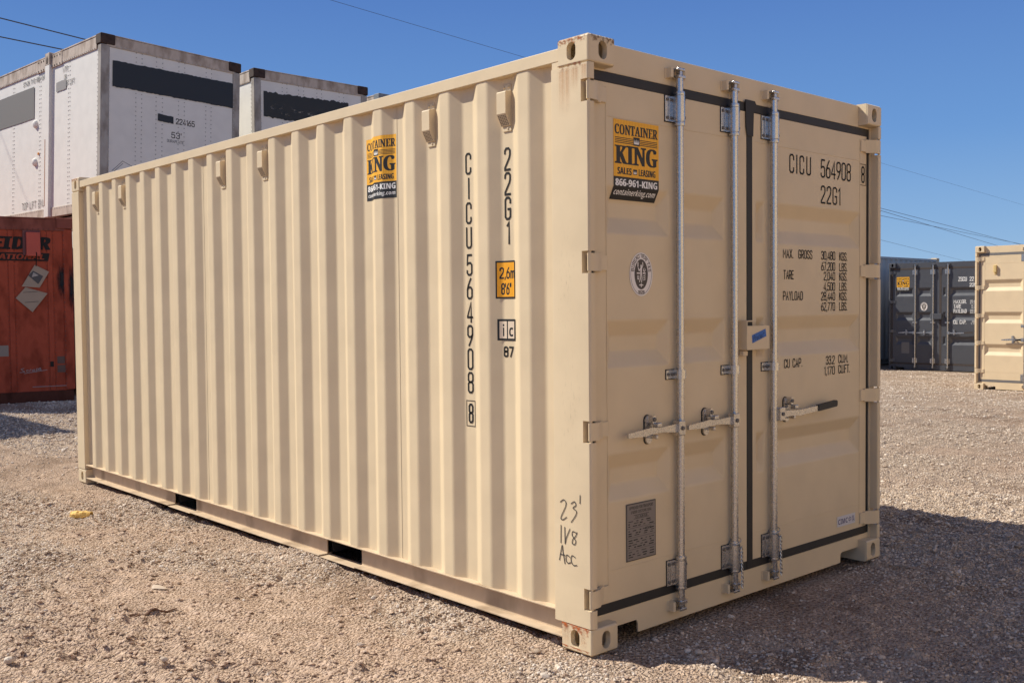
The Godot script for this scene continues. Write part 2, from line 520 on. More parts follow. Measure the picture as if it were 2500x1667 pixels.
# a sheet that follows the corrugation, its texture running along the metal
func corrugated_sheet(b: MB, xa: float, xb: float, y0: float, y1: float, dz: float) -> void:
	var c := corrugation(xa, xb)
	var len := [0.0]
	for i in range(1, c.size()): len.append(len[i - 1] + c[i][0].distance_to(c[i - 1][0]))
	var total: float = maxf(len[-1], 1e-6)
	for i in c.size() - 1:
		var p: Vector2 = c[i][0]
		var q: Vector2 = c[i + 1][0]
		var np := Vector3(c[i][1].x, 0, c[i][1].y)
		var nq := Vector3(c[i + 1][1].x, 0, c[i + 1][1].y)
		if np.z < 0: np = -np
		if nq.z < 0: nq = -nq
		var P := Vector3(p.x, 0, p.y) + np * dz
		var Q := Vector3(q.x, 0, q.y) + nq * dz
		var up: float = 1.0 - len[i] / total
		var uq: float = 1.0 - len[i + 1] / total
		b.quadn(P + Vector3(0, y0, 0), Q + Vector3(0, y0, 0), Q + Vector3(0, y1, 0), P + Vector3(0, y1, 0), np, nq, nq, np, Vector2(up, 1), Vector2(uq, 1), Vector2(uq, 0), Vector2(up, 0))

const GROOVES := [1.883, 1.305, 0.727]
func groove(y: float, z: float, segs: Array) -> float:
	var d := 0.0
	for c in GROOVES: d = maxf(d, clampf((0.102 - absf(y - c)) / 0.068, 0.0, 1.0))
	if d <= 0.0: return 0.0
	var e := 0.0
	for s in segs: e = maxf(e, clampf(minf(s[0] - z, z - s[1]) / minf(0.05, (s[0] - s[1]) * 0.49), 0.0, 1.0))
	return -0.034 * minf(d, e)

func door_leaf(b: MB, z0: float, z1: float, y0: float, y1: float, segs: Array) -> void:
	var ys := [y0, y1]
	for c in GROOVES:
		for e in [0.102, 0.034]:
			for s in [-1.0, 1.0]:
				for d in [-0.009, 0.0, 0.009]: ys.append(c + s * e + d)
		for s in [-1.0, 1.0]:
			for d in [0.2, 0.4, 0.6, 0.8]: ys.append(c + s * (0.034 + 0.068 * d))
	var zs := [z0, z1]
	for s in segs:
		var rm := minf(0.05, (s[0] - s[1]) * 0.49)
		for f in [-0.009, 0.0, 0.009, rm * 0.2, rm * 0.4, rm * 0.6, rm * 0.8, rm - 0.009, rm, rm + 0.009]:
			zs.append(s[0] - f); zs.append(s[1] + f)
	ys.sort(); zs.sort()
	var e := 0.007
	var nrm := func(y: float, z: float) -> Vector3:
		return Vector3(1.0, -(groove(y + e, z, segs) - groove(y - e, z, segs)) / (2 * e), -(groove(y, z + e, segs) - groove(y, z - e, segs)) / (2 * e)).normalized()
	var px := []
	for y in ys:
		var row := []
		for z in zs: row.append([Vector3(DOOR_X + groove(y, z, segs), y, z), nrm.call(y, z)])
		px.append(row)
	for i in ys.size() - 1:
		if ys[i + 1] - ys[i] < 1e-5: continue
		for j in zs.size() - 1:
			if zs[j + 1] - zs[j] < 1e-5: continue
			var q := [px[i][j], px[i][j + 1], px[i + 1][j + 1], px[i + 1][j]]
			b.quadn(q[0][0], q[1][0], q[2][0], q[3][0], q[0][1], q[1][1], q[2][1], q[3][1])
	b.box(Vector3(DOOR_X - 0.06, y0, z1), Vector3(DOOR_X - 0.04, y1, z0))
	var xa := DOOR_X - 0.04
	b.quad(Vector3(xa, y0, z0), Vector3(DOOR_X, y0, z0), Vector3(DOOR_X, y1, z0), Vector3(xa, y1, z0), Vector3(0, 0, 1))
	b.quad(Vector3(xa, y0, z1), Vector3(DOOR_X, y0, z1), Vector3(DOOR_X, y1, z1), Vector3(xa, y1, z1), Vector3(0, 0, -1))
	b.quad(Vector3(xa, y1, z0), Vector3(DOOR_X, y1, z0), Vector3(DOOR_X, y1, z1), Vector3(xa, y1, z1), Vector3(0, 1, 0))
	b.quad(Vector3(xa, y0, z0), Vector3(DOOR_X, y0, z0), Vector3(DOOR_X, y0, z1), Vector3(xa, y0, z1), Vector3(0, -1, 0))

func door_post(b: MB, hinges: Array) -> void:
	var full := PackedVector2Array([Vector2(-0.218, -0.0015), Vector2(-0.218, -0.05), Vector2(-0.05, -0.05), Vector2(-0.05, -0.038), Vector2(-0.004, -0.038), Vector2(0, -0.034), Vector2(0, -0.016), Vector2(-0.0012, -0.0092), Vector2(-0.0047, -0.0047), Vector2(-0.0092, -0.0012), Vector2(-0.016, -0.0005), Vector2(-0.21, -0.0005)])
	var notch := PackedVector2Array([Vector2(-0.218, -0.0015), Vector2(-0.218, -0.05), Vector2(-0.048, -0.05), Vector2(-0.044, -0.0005), Vector2(-0.21, -0.0005)])
	var y := 0.1185
	var hs := hinges.duplicate()
	hs.sort()
	for h in hs:
		b.prism(full, y, h - 0.046)
		b.prism(notch, h - 0.046, h + 0.046, 30.0, false)
		y = h + 0.046
	b.prism(full, y, 2.4725)

func hinge(b: MB, y: float) -> void:
	var wide := PackedVector2Array([Vector2(-0.050, -0.115), Vector2(-0.036, -0.115), Vector2(-0.026, -0.088), Vector2(-0.006, -0.062), Vector2(-0.0015, -0.030), Vector2(-0.002, -0.012), Vector2(-0.005, -0.005), Vector2(-0.011, -0.002), Vector2(-0.017, -0.005), Vector2(-0.020, -0.012), Vector2(-0.020, -0.03), Vector2(-0.028, -0.06)])
	b.prism(wide, y - 0.037, y + 0.037, 50.0)
	var tip := PackedVector2Array([Vector2(-0.053, -0.155), Vector2(-0.043, -0.155), Vector2(-0.040, -0.150), Vector2(-0.036, -0.115), Vector2(-0.053, -0.115)])
	b.prism(tip, y - 0.031, y + 0.031, 20.0)
	b.lathe([[0.0, -0.052], [0.006, -0.052], [0.006, 0.052], [0.0, 0.052]], Vector3(-0.011, y, -0.014), 10)

func guide(b: MB, hh: float) -> void:
	b.box(Vector3(0.0, -hh, 0.018), Vector3(0.006, hh, 0.072), 0.002)
	b.box(Vector3(0.0, -hh, -0.044), Vector3(0.006, hh, -0.018), 0.002)
	var arc := PackedVector2Array([Vector2(0, 0.026)])
	for i in 11:
		var a := PI * i / 10.0
		arc.append(Vector2(0.028 + 0.026 * sin(a), 0.026 * cos(a)))
	arc.append(Vector2(0, -0.026))
	b.prism(arc, -hh, hh, 40.0)
	if hh > 0.04:
		b.box(Vector3(0.006, -hh * 0.85, 0.042), Vector3(0.009, hh * 0.85, 0.048), 0.0012)
		for s in [-1.0, 1.0]: b.lathe([[0.018, -0.008], [0.025, -0.008], [0.0255, 0.0], [0.025, 0.008], [0.018, 0.008]], Vector3(0.028, s * (hh + 0.010), 0), 16)

func cam(b: MB, s: float) -> void:
	b.box(Vector3(0.010, s * 0.0 - 0.007, -0.026), Vector3(0.046, s * 0.0 + 0.007, 0.024), 0.003)
	b.box(Vector3(0.014, minf(0.0, s * 0.030), -0.010), Vector3(0.040, maxf(0.0, s * 0.030), 0.009), 0.003)
	b.box(Vector3(0.006, s * 0.032 - 0.006, -0.022), Vector3(0.046, s * 0.032 + 0.006, 0.026), 0.003)

func keeper(b: MB, s: float) -> void:
	for z in [[-0.050, -0.030], [0.034, 0.056]]:
		b.prism(PackedVector2Array([Vector2(-0.004, z[0]), Vector2(0.030, z[0] + 0.002), Vector2(0.036, (z[0] + z[1]) * 0.5), Vector2(0.030, z[1] - 0.002), Vector2(-0.004, z[1])]), s * 0.016 - 0.022, s * 0.016 + 0.022, 20.0)
	b.box(Vector3(-0.004, s * 0.016 - 0.024, -0.060), Vector3(0.004, s * 0.016 + 0.024, 0.064), 0.002)

func disc(b: MB, c: Vector3, r: float, h: float) -> void:
	# short cylinder standing out along +x
	var keep := b.xf
	b.xf = keep * Transform3D(Basis(Vector3(0, -1, 0), Vector3(1, 0, 0), Vector3(0, 0, 1)), c)
	b.lathe([[0.0, 0.0], [r, 0.0], [r, h], [r * 0.8, h + 0.001], [0.0, h + 0.001]], Vector3.ZERO, 10)
	b.xf = keep

func plate_yz(b: MB, poly: PackedVector2Array, x0: float, x1: float) -> void:
	# polygon given as (-z, y), standing between x0 and x1
	var keep := b.xf
	b.xf = keep * Transform3D(Basis(Vector3(0, 0, -1), Vector3(1, 0, 0), Vector3(0, 1, 0)), Vector3.ZERO)
	b.prism(poly, x0, x1, 35.0)
	b.xf = keep

func stadium(cz: float, cy: float, hw: float, hh: float) -> PackedVector2Array:
	var p := PackedVector2Array()
	for i in 20:
		var a := TAU * i / 20.0
		p.append(Vector2(cz + hw * cos(a), cy + hw * sin(a) + (hh - hw) * (1.0 if sin(a) > 0 else -1.0)))
	return p

func mesh_at(f: Callable, xf: Transform3D) -> MB:
	var b := MB.new()
	b.xf = xf
	f.call(b)
	return b

func iso_container(o: Node3D, P: Dictionary) -> Dictionary:
	var m: Material = P.paint
	var hinges: Array = P.get("hinges", [2.360, 1.653, 0.946, 0.240])
	var rods: Array = P.get("rods", [[-0.622, -1.040], [-1.378]])
	var steel: Material = P.steel
	var L := P.get("length", 6.058) as float
	var W := 2.438
	var H := 2.591
	var flipz := Transform3D(Basis(Vector3(1, 0, 0), Vector3(0, 1, 0), Vector3(0, 0, -1)), Vector3(0, 0, -W))
	for x in [0.0, -L]:
		for y in [0.0, H]:
			for z in [0.0, -W]:
				var sx := 1.0 if x == 0.0 else -1.0
				var sy := 1.0 if y == H else -1.0
				var sz := 1.0 if z == 0.0 else -1.0
				part("corner_casting", mesh_at(casting, Transform3D(Basis(Vector3(sx, 0, 0), Vector3(0, sy, 0), Vector3(0, 0, sz)), Vector3(x, y, z))), P.get("casting", m), o)
	for t in [Transform3D(), flipz]:
		part("corner_post", mesh_at(door_post.bind(hinges), t), m, o)
		var b := MB.new()
		b.xf = t
		b.box(Vector3(-L, 0.1185, -0.07), Vector3(-L + 0.164, H - 0.1185, -0.0006), 0.005)
		part("corner_post", b, m, o)
		b = MB.new(); b.xf = t
		b.box(Vector3(-L + 0.179, 2.503, -0.066), Vector3(-0.179, 2.559, -0.006), 0.0035)
		b.box(Vector3(-0.22, 2.4735, -0.05), Vector3(-0.179, 2.5025, -0.008))
		part("top_side_rail", b, m, o)
		b = MB.new(); b.xf = t
		var xs := [-0.179, -1.795, -2.153, -3.870, -4.230, -L + 0.179] if L < 7.0 else [-0.179, -L + 0.179]
		for i in range(0, xs.size(), 2): b.box(Vector3(xs[i + 1], 0.0545, -0.064), Vector3(xs[i], 0.157, -0.058))
		b.box(Vector3(-L + 0.179, 0.157, -0.11), Vector3(-0.179, 0.164, -0.003), 0.002)
		for i in range(0, xs.size(), 2): b.box(Vector3(xs[i + 1], 0.046, -0.09), Vector3(xs[i], 0.0543, -0.003), 0.002)
		for i in range(1, xs.size() - 1, 2): b.box(Vector3(xs[i + 1], 0.040, -0.09), Vector3(xs[i], 0.0455, -0.006), 0.002)
		part("bottom_side_rail", b, P.get("rail", m), o)
	var seams := [-0.219, -1.398, -2.513, -3.637, -4.747, -L + 0.166] if L < 7.0 else [-0.219, -2.513, -4.747, -6.98, -9.21, -L + 0.166]
	for t in [Transform3D(), flipz]:
		for i in seams.size() - 1:
			var b := MB.new()
			b.xf = t
			corrugated_sheet(b, seams[i] - (0.0 if i == 0 else -0.004), seams[i + 1], 0.1645, 2.5028, 0.0016 * (i % 2))
			part("side_panel", b, m, o)
	var b2 := MB.new()
	b2.box(Vector3(-L + 0.01, 0.14, -W + 0.08), Vector3(-L + 0.05, 2.5, -0.08))
	part("end_wall", b2, m, o)
	b2 = MB.new()
	b2.box(Vector3(-L + 0.05, 2.535, -W + 0.067), Vector3(-0.125, 2.556, -0.067))
	part("roof", b2, m, o)
	b2 = MB.new()
	b2.box(Vector3(-L + 0.1, 0.1635, -W + 0.075), Vector3(-0.09, 0.19, -0.075))
	part("floor", b2, mat(lin(0.05, 0.04, 0.03), 0.9), o)
	if L < 7.0:
		for x in [[-2.153, -1.795], [-4.230, -3.870]]:
			b2 = MB.new()
			for q in x: b2.box(Vector3(q - 0.003, 0.0545, -W + 0.0945), Vector3(q + 0.003, 0.1565, -0.0945))
			b2.box(Vector3(x[0] + 0.003, 0.150, -W + 0.0945), Vector3(x[1] - 0.003, 0.156, -0.0945))
			part("fork_pocket", b2, mat(lin(0.03, 0.027, 0.024), 0.9), o)
	# door end frame
	b2 = MB.new()
	b2.box(Vector3(-0.12, 2.463, -W + 0.1625), Vector3(-0.056, 2.585, -0.1625), 0.003)
	b2.box(Vector3(-0.12, 2.463, -W + 0.042), Vector3(-0.056, 2.4722, -W + 0.1623))
	b2.box(Vector3(-0.12, 2.463, -0.1623), Vector3(-0.056, 2.4722, -0.042))
	part("door_header", b2, m, o)
	b2 = MB.new()
	plate_yz(b2, PackedVector2Array([Vector2(0.042, 0.145), Vector2(2.396, 0.145), Vector2(2.396, 0.119), Vector2(2.276, 0.119), Vector2(2.276, 0.077), Vector2(2.102, 0.077), Vector2(2.090, 0.072), Vector2(2.085, 0.060), Vector2(2.083, 0.02), Vector2(0.357, 0.02), Vector2(0.355, 0.060), Vector2(0.350, 0.072), Vector2(0.338, 0.077), Vector2(0.163, 0.077), Vector2(0.163, 0.119), Vector2(0.042, 0.119)]), -0.062, -0.054)
	part("door_sill", b2, m, o)
	# doors
	var doors := []
	for side in 2:
		var zl := -0.085 if side == 0 else -1.231
		var zr := -1.180 if side == 0 else -2.353
		var segs := []
		var at := -0.157 if side == 0 else -1.262
		for r in rods[side]:
			if at - (r + 0.045) > 0.06: segs.append([at, r + 0.045])
			at = r - 0.045
		var last := -1.13 if side == 0 else -2.281
		if at - last > 0.06: segs.append([at, last])
		b2 = MB.new()
		door_leaf(b2, zl, zr, 0.191, 2.417, segs)
		var d := part("door", b2, m, o)
		doors.append(d)
		# weld beads where the sheet meets its frame
		b2 = MB.new()
		var ze := -0.157 if side == 0 else -2.281
		b2.box(Vector3(DOOR_X, 0.21, ze - 0.002), Vector3(DOOR_X + 0.002, 2.40, ze + 0.002), 0.0009)
		for y in [0.327, 2.277]: b2.box(Vector3(DOOR_X, y - 0.002, last), Vector3(DOOR_X + 0.0016, y + 0.002, -0.157 if side == 0 else -1.262), 0.0008)
		part("weld_bead", b2, m, d)
		# rubber seal
		b2 = MB.new()
		var zo := -0.041 if side == 0 else -2.397
		var zi := -1.2315 if side == 0 else -1.232
		b2.box(Vector3(-0.075, 0.146, minf(zo, zl if side == 0 else zr)), Vector3(-0.055, 2.4625, maxf(zo, zl if side == 0 else zr)), 0.003)
		var za := minf(zl, zi) if side == 0 else zr
		var zb := zl if side == 0 else zi
		b2.box(Vector3(-0.075, 2.4175, za), Vector3(-0.051, 2.4625, zb), 0.004)
		b2.box(Vector3(-0.075, 0.146, za), Vector3(-0.051, 0.1905, zb), 0.004)
		if side == 0:
			b2.box(Vector3(-0.075, 0.148, -1.2312), Vector3(-0.0475, 2.44, -1.1803), 0.004)
			plate_yz(b2, PackedVector2Array([Vector2(1.166, 2.475), Vector2(1.245, 2.475), Vector2(1.262, 2.452), Vector2(1.275, 2.44), Vector2(1.236, 2.42), Vector2(1.230, 2.30), Vector2(1.180, 2.30), Vector2(1.170, 2.34)]), -0.0475, -0.043)
		part("door_seal", b2, P.rubber, d)
		var t := Transform3D() if side == 0 else flipz
		for y in hinges: part("hinge", mesh_at(hinge.bind(y), t), m, d)
		for r in rods[side]:
			b2 = MB.new()
			b2.lathe([[0.0, 0.09], [0.017, 0.09], [0.017, 2.50], [0.0, 2.50]], Vector3(DOOR_X + 0.028, 0, r), 20)
			part("locking_bar", b2, steel, d)
			for g in [[2.3565, 0.058], [0.2435, 0.058], [1.156, 0.0205]]:
				part("bar_guide", mesh_at(guide.bind(g[1]), Transform3D(Basis(), Vector3(DOOR_X, g[0], r))), steel, d)
				b2 = MB.new()
				b2.xf = Transform3D(Basis(), Vector3(DOOR_X, g[0], r))
				b2.box(Vector3(0.0004, -g[1] - 0.003, 0.012), Vector3(0.0035, g[1] + 0.003, 0.0755))
				part("guide_dark_rim", b2, P.rubber, d)  # thin dark plate, outlines the guide flange
				if P.get("fine", false):
					for y in ([-0.041, 0.041] if g[1] > 0.04 else [0.0]):
						for z in [0.034, 0.059]:
							b2 = MB.new()
							b2.xf = Transform3D(Basis(), Vector3(DOOR_X, g[0], r))
							disc(b2, Vector3(0.006, y, z), 0.0075, 0.004)
							part("bolt", b2, P.bolt, d)
				if P.get("fine", false) and g[1] > 0.04:
					for s in [-1.0, 1.0]:
						b2 = MB.new()
						b2.xf = Transform3D(Basis(Vector3(0, 1, 0), deg_to_rad(42)), Vector3(DOOR_X + 0.028, g[0] + s * 0.041, r))
						disc(b2, Vector3(0.0255, 0, 0), 0.006, 0.0012)
						part("bolt_hole", b2, P.rubber, d)
			part("bar_cam", mesh_at(cam.bind(1.0), Transform3D(Basis(), Vector3(DOOR_X, 2.500, r))), steel, d)
			part("bar_cam", mesh_at(cam.bind(-1.0), Transform3D(Basis(), Vector3(DOOR_X, 0.108, r))), steel, d)
			part("cam_keeper", mesh_at(keeper.bind(1.0), Transform3D(Basis(), Vector3(-0.056, 2.500, r))), m, o)
			part("cam_keeper", mesh_at(keeper.bind(-1.0), Transform3D(Basis(), Vector3(-0.054, 0.108, r))), m, o)
			# handle: bracket on the bar, lever, catch on the door
			var s := -1.0 if side == 1 else 1.0
			b2 = MB.new()
			var lo := minf(r + s * 0.006, r + s * 0.052)
			b2.box(Vector3(DOOR_X + 0.022, 0.880, lo), Vector3(DOOR_X + 0.064, 0.948, lo + 0.046), 0.004)
			part("handle_bracket", b2, steel, d)
			b2 = MB.new()
			var zc: float = r + s * 0.205 if side == 0 else r - 0.142
			if side == 0:
				var u: float = -r
				plate_yz(b2, PackedVector2Array([Vector2(u - 0.385, 0.899), Vector2(u - 0.270, 0.897), Vector2(u - 0.235, 0.902), Vector2(u - 0.150, 0.905), Vector2(u - 0.05, 0.896), Vector2(u - 0.05, 0.934), Vector2(u - 0.150, 0.928), Vector2(u - 0.235, 0.932), Vector2(u - 0.270, 0.929), Vector2(u - 0.385, 0.919)]), DOOR_X + 0.040, DOOR_X + 0.050)
			else:
				var u: float = -r
				plate_yz(b2, PackedVector2Array([Vector2(u + 0.05, 0.896), Vector2(u + 0.13, 0.897), Vector2(u + 0.20, 0.893), Vector2(u + 0.40, 0.905), Vector2(u + 0.40, 0.932), Vector2(u + 0.20, 0.922), Vector2(u + 0.13, 0.925), Vector2(u + 0.05, 0.930)]), DOOR_X + 0.046, DOOR_X + 0.056)
			part("handle", b2, steel, d)
			if side == 1:
				b2 = MB.new()
				plate_yz(b2, PackedVector2Array([Vector2(-r + 0.375, 0.902), Vector2(-r + 0.555, 0.914), Vector2(-r + 0.563, 0.921), Vector2(-r + 0.563, 0.942), Vector2(-r + 0.555, 0.948), Vector2(-r + 0.375, 0.934)]), DOOR_X + 0.042, DOOR_X + 0.061)
				part("handle_grip", b2, P.rubber, d)
			b2 = MB.new()
			var dn := 0.0 if side == 0 else 0.006
			plate_yz(b2, stadium(-zc, 0.919 + dn, 0.021, 0.063), DOOR_X + 0.004, DOOR_X + 0.014)
			plate_yz(b2, stadium(-zc, 0.964 + dn, 0.012, 0.020), DOOR_X + 0.014, DOOR_X + 0.045)
			b2.box(Vector3(DOOR_X + 0.028, 0.930, zc - 0.036), Vector3(DOOR_X + 0.062, 0.952, zc - 0.004), 0.005)
			b2.box(Vector3(DOOR_X + 0.012, 0.880, zc - 0.014), Vector3(DOOR_X + 0.058, 0.897, zc + 0.002), 0.003)
			part("handle_catch", b2, steel, d)
			b2 = MB.new()
			plate_yz(b2, stadium(-zc, 0.919 + dn, 0.0245, 0.0665), DOOR_X + 0.0004, DOOR_X + 0.0038)
			part("catch_dark_rim", b2, P.rubber, d)  # thin dark plate showing as a rim round the catch
			if P.get("fine", false):
				for q in [Vector3(DOOR_X + 0.045, 0.966 + dn, zc), Vector3(DOOR_X + 0.064, 0.914, lo + 0.023)]:
					b2 = MB.new()
					disc(b2, q, 0.0095, 0.005)
					part("bolt", b2, P.bolt, d)
	return {"doors": doors}

# one of the small vent boxes in the hollows of the long side
func vent(o: Node3D, x: float, m: Material, dark: Material) -> void:
	var b := MB.new()
	var keep := Transform3D(Basis(Vector3(0, 0, 1), Vector3(1, 0, 0), Vector3(0, 1, 0)), Vector3(x, 0, Z_IN))
	b.xf = keep
	b.prism(PackedVector2Array([Vector2(0, 2.442), Vector2(0.036, 2.437), Vector2(0.040, 2.432), Vector2(0.040, 2.338), Vector2(0.012, 2.286), Vector2(0, 2.286)]), -0.030, 0.030, 10.0)
	b.xf = Transform3D(Basis(), Vector3(x, 0, Z_IN))
	b.box(Vector3(-0.028, 2.442, 0.0), Vector3(0.028, 2.474, 0.005), 0.002)
	b.box(Vector3(-0.028, 2.262, 0.0), Vector3(0.030, 2.286, 0.006), 0.002)
	for q in [-0.015, 0.015]: b.box(Vector3(q - 0.005, 2.455, 0.005), Vector3(q + 0.005, 2.465, 0.010), 0.002)
	b.box(Vector3(0.004, 2.270, 0.006), Vector3(0.014, 2.279, 0.010), 0.002)
	var v := part("vent", b, m, o)
	b = MB.new()
	var n := Vector3(0, -0.474, 0.880)
	for i in 5:
		for j in 7:
			var c := Vector3(x - 0.022 + 0.011 * i, 2.292 + 0.0062 * j, Z_IN) + n * 0.0006
			c.z += 0.012 + (c.y - 2.286) * (0.028 / 0.052)
			b.quadn(c + Vector3(-0.0035, -0.0016, -0.0009), c + Vector3(0.0035, -0.0016, -0.0009), c + Vector3(0.0035, 0.0016, 0.0009), c + Vector3(-0.0035, 0.0016, 0.0009), n, n, n, n)
	var gr := part("vent_grille", b, dark, v)
	gr.set_meta("kind", "stuff")
# ---------------------------------------------------------------- long riveted freight boxes
func rivets(o: Node3D, mt: Material, xf: Transform3D, a: Vector2, c: Vector2, step: float, r := 0.009) -> void:
	var b := MB.new()
	b.xf = xf
	var n := int(a.distance_to(c) / step)
	for i in n + 1:
		var p := a.lerp(c, float(i) / maxf(n, 1))
		b.box(Vector3(p.x - r, p.y - r, 0.0), Vector3(p.x + r, p.y + r, 0.007), 0.005)
	part("rivet_row", b, mt, o).set_meta("kind", "stuff")

func freight_box(o: Node3D, P: Dictionary) -> void:
	var m: Material = P.paint
	var al: Material = P.rail
	var dark: Material = P.fitting
	var L := 16.15
	var W := 2.591
	var H := 2.896
	var flipz := Transform3D(Basis(Vector3(1, 0, 0), Vector3(0, 1, 0), Vector3(0, 0, -1)), Vector3(0, 0, -W))
	var b := MB.new()
	b.box(Vector3(-0.05, 0.17, -W + 0.10), Vector3(-0.018, 2.69, -0.10))
	part("end_wall", b, m, o)
	b = MB.new()
	b.box(Vector3(-0.10, 2.69, -W + 0.10), Vector3(-0.004, 2.875, -0.10), 0.006)
	b.box(Vector3(-0.12, 2.8753, -W + 0.06), Vector3(0.004, 2.892, -0.06), 0.003)
	part("end_header", b, al, o)
	b = MB.new()
	b.box(Vector3(-0.14, 0.0, -W + 0.03), Vector3(-0.006, 0.1695, -0.03), 0.006)
	part("end_sill", b, P.get("sill", al), o)
	b = MB.new()
	b.box(Vector3(-L, 0.0, -W + 0.05), Vector3(-L + 0.05, 2.88, -0.05))
	part("end_wall", b, m, o)
	b = MB.new()
	b.box(Vector3(-L + 0.05, 2.86, -W + 0.05), Vector3(-0.12, 2.876, -0.05))
	part("roof", b, al, o)
	b = MB.new()
	b.box(Vector3(-L + 0.05, 0.10, -W + 0.05), Vector3(-0.14, 0.16, -0.05))
	part("floor", b, mat(lin(0.04, 0.035, 0.03), 0.9), o)
	for t in [Transform3D(), flipz]:
		b = MB.new(); b.xf = t
		b.box(Vector3(-0.13, 0.17, -0.155), Vector3(0.0, 2.725, -0.002), 0.02)
		part("corner_post", b, P.post, o)
		b = MB.new(); b.xf = t
		b.box(Vector3(-0.18, 2.725, -0.24), Vector3(0.014, 2.897, 0.012), 0.014)
		part("corner_fitting", b, dark, o)
		b = MB.new(); b.xf = t
		b.box(Vector3(-L + 0.05, 0.16, -0.05), Vector3(-0.13, 2.66, -0.022))
		part("side_wall", b, m, o)
		b = MB.new(); b.xf = t
		b.box(Vector3(-L, 2.655, -0.10), Vector3(-0.18, 2.86, -0.004), 0.005)
		b.box(Vector3(-L, 2.8603, -0.10), Vector3(-0.18, 2.885, 0.004), 0.004)
		part("top_side_rail", b, al, o)
		b = MB.new(); b.xf = t
		b.box(Vector3(-L, 0.0, -0.12), Vector3(-0.141, 0.165, -0.008), 0.006)
		part("bottom_side_rail", b, P.get("sill", al), o)
		for x in [-2.072, -14.08]:
			b = MB.new(); b.xf = t
			b.box(Vector3(x - 0.095, 0.0, -0.09), Vector3(x + 0.095, 2.70, 0.038), 0.006)
			part("lift_post", b, m, o)
			b = MB.new(); b.xf = t
			b.box(Vector3(x - 0.095, 2.70, -0.09), Vector3(x + 0.095, 2.915, 0.040), 0.006)
			b.box(Vector3(x - 0.54, 2.640, -0.02), Vector3(x - 0.096, 2.855, 0.004), 0.003)
			b.box(Vector3(x + 0.096, 2.640, -0.02), Vector3(x + 0.54, 2.855, 0.004), 0.003)
			part("lift_fitting", b, al, o)
			b = MB.new(); b.xf = t
			var keep := b.xf
			b.xf = keep * Transform3D(Basis(Vector3(1, 0, 0), Vector3(0, 0, 1), Vector3(0, 1, 0)), Vector3.ZERO)
			b.prism(PackedVector2Array([Vector2(x - 0.04, 2.72), Vector2(x + 0.05, 2.72), Vector2(x + 0.05, 2.80), Vector2(x, 2.87), Vector2(x - 0.04, 2.80)]), 0.030, 0.0412, 10.0)
			part("lift_socket", b, dark, o)
	if P.get("plain", false): return
	var rm: Material = P.rivet
	var face := door_xf(0, 0, -0.018)
	for u in P.get("columns", [0.612, 0.715, 0.974, 1.088, 1.387, 1.497, 1.910, 2.015]): rivets(o, rm, face, Vector2(u, 0.2), Vector2(u, 2.68), 0.075)
	rivets(o, rm, door_xf(0, 0, -0.002), Vector2(0.14, 0.2), Vector2(0.14, 2.7), 0.075)
	rivets(o, rm, door_xf(0, 0, -0.002), Vector2(2.455, 0.2), Vector2(2.455, 2.7), 0.075)
	rivets(o, rm, door_xf(0, 0, -0.004), Vector2(0.27, 2.712), Vector2(2.32, 2.712), 0.075)
	var sd := side_xf(0, 0, -0.022)
	for k in 7:
		for e in [0.0, -0.06]: rivets(o, rm, sd, Vector2(-1.236 - 1.24 * k + e, 0.2), Vector2(-1.236 - 1.24 * k + e, 2.63), 0.075)
	rivets(o, rm, side_xf(0, 0, -0.004), Vector2(-0.25, 2.675), Vector2(-1.5, 2.675), 0.075)
	rivets(o, rm, side_xf(0, 0, -0.004), Vector2(-2.65, 2.675), Vector2(-9.0, 2.675), 0.075)
	rivets(o, rm, side_xf(0, 0, -0.008), Vector2(-0.2, 0.14), Vector2(-9.0, 0.14), 0.10)
	rivets(o, rm, side_xf(0, 0, -0.022), Vector2(-0.16, 0.2), Vector2(-0.16, 2.63), 0.075)
	for s in [-1.0, 1.0]:
		for q in [0.14, 0.24, 0.34, 0.46]:
			for y in [2.665, 2.82]: rivets(o, dark, side_xf(0, 0, 0.004), Vector2(-2.072 + s * q, y), Vector2(-2.072 + s * q, y + 0.01), 0.1, 0.014)

# band of paint with brushed, uneven edges, a sheet of its own
func paint_band(o: Node, called: String, xf: Transform3D, x0: float, x1: float, ylo: Array, yhi: Array, rough: float, m: Material, seed_: int) -> void:
	var f := FastNoiseLite.new()
	f.seed = seed_; f.frequency = 7.0
	var b := MB.new()
	b.xf = xf
	var n := 60
	var N := Vector3(0, 0, 1)
	for i in n:
		var q := []
		for k in [i, i + 1]:
			var t: float = float(k) / n
			var x := lerpf(x0, x1, t)
			q.append(Vector3(x, lerpf(ylo[0], ylo[1], t) + rough * f.get_noise_2d(x * 2.0, 0.0), 0))
			q.append(Vector3(x, lerpf(yhi[0], yhi[1], t) + rough * f.get_noise_2d(x * 2.0, 40.0), 0))
		b.quadn(q[0], q[2], q[3], q[1], N, N, N, N)
	part(called, b, m, o)

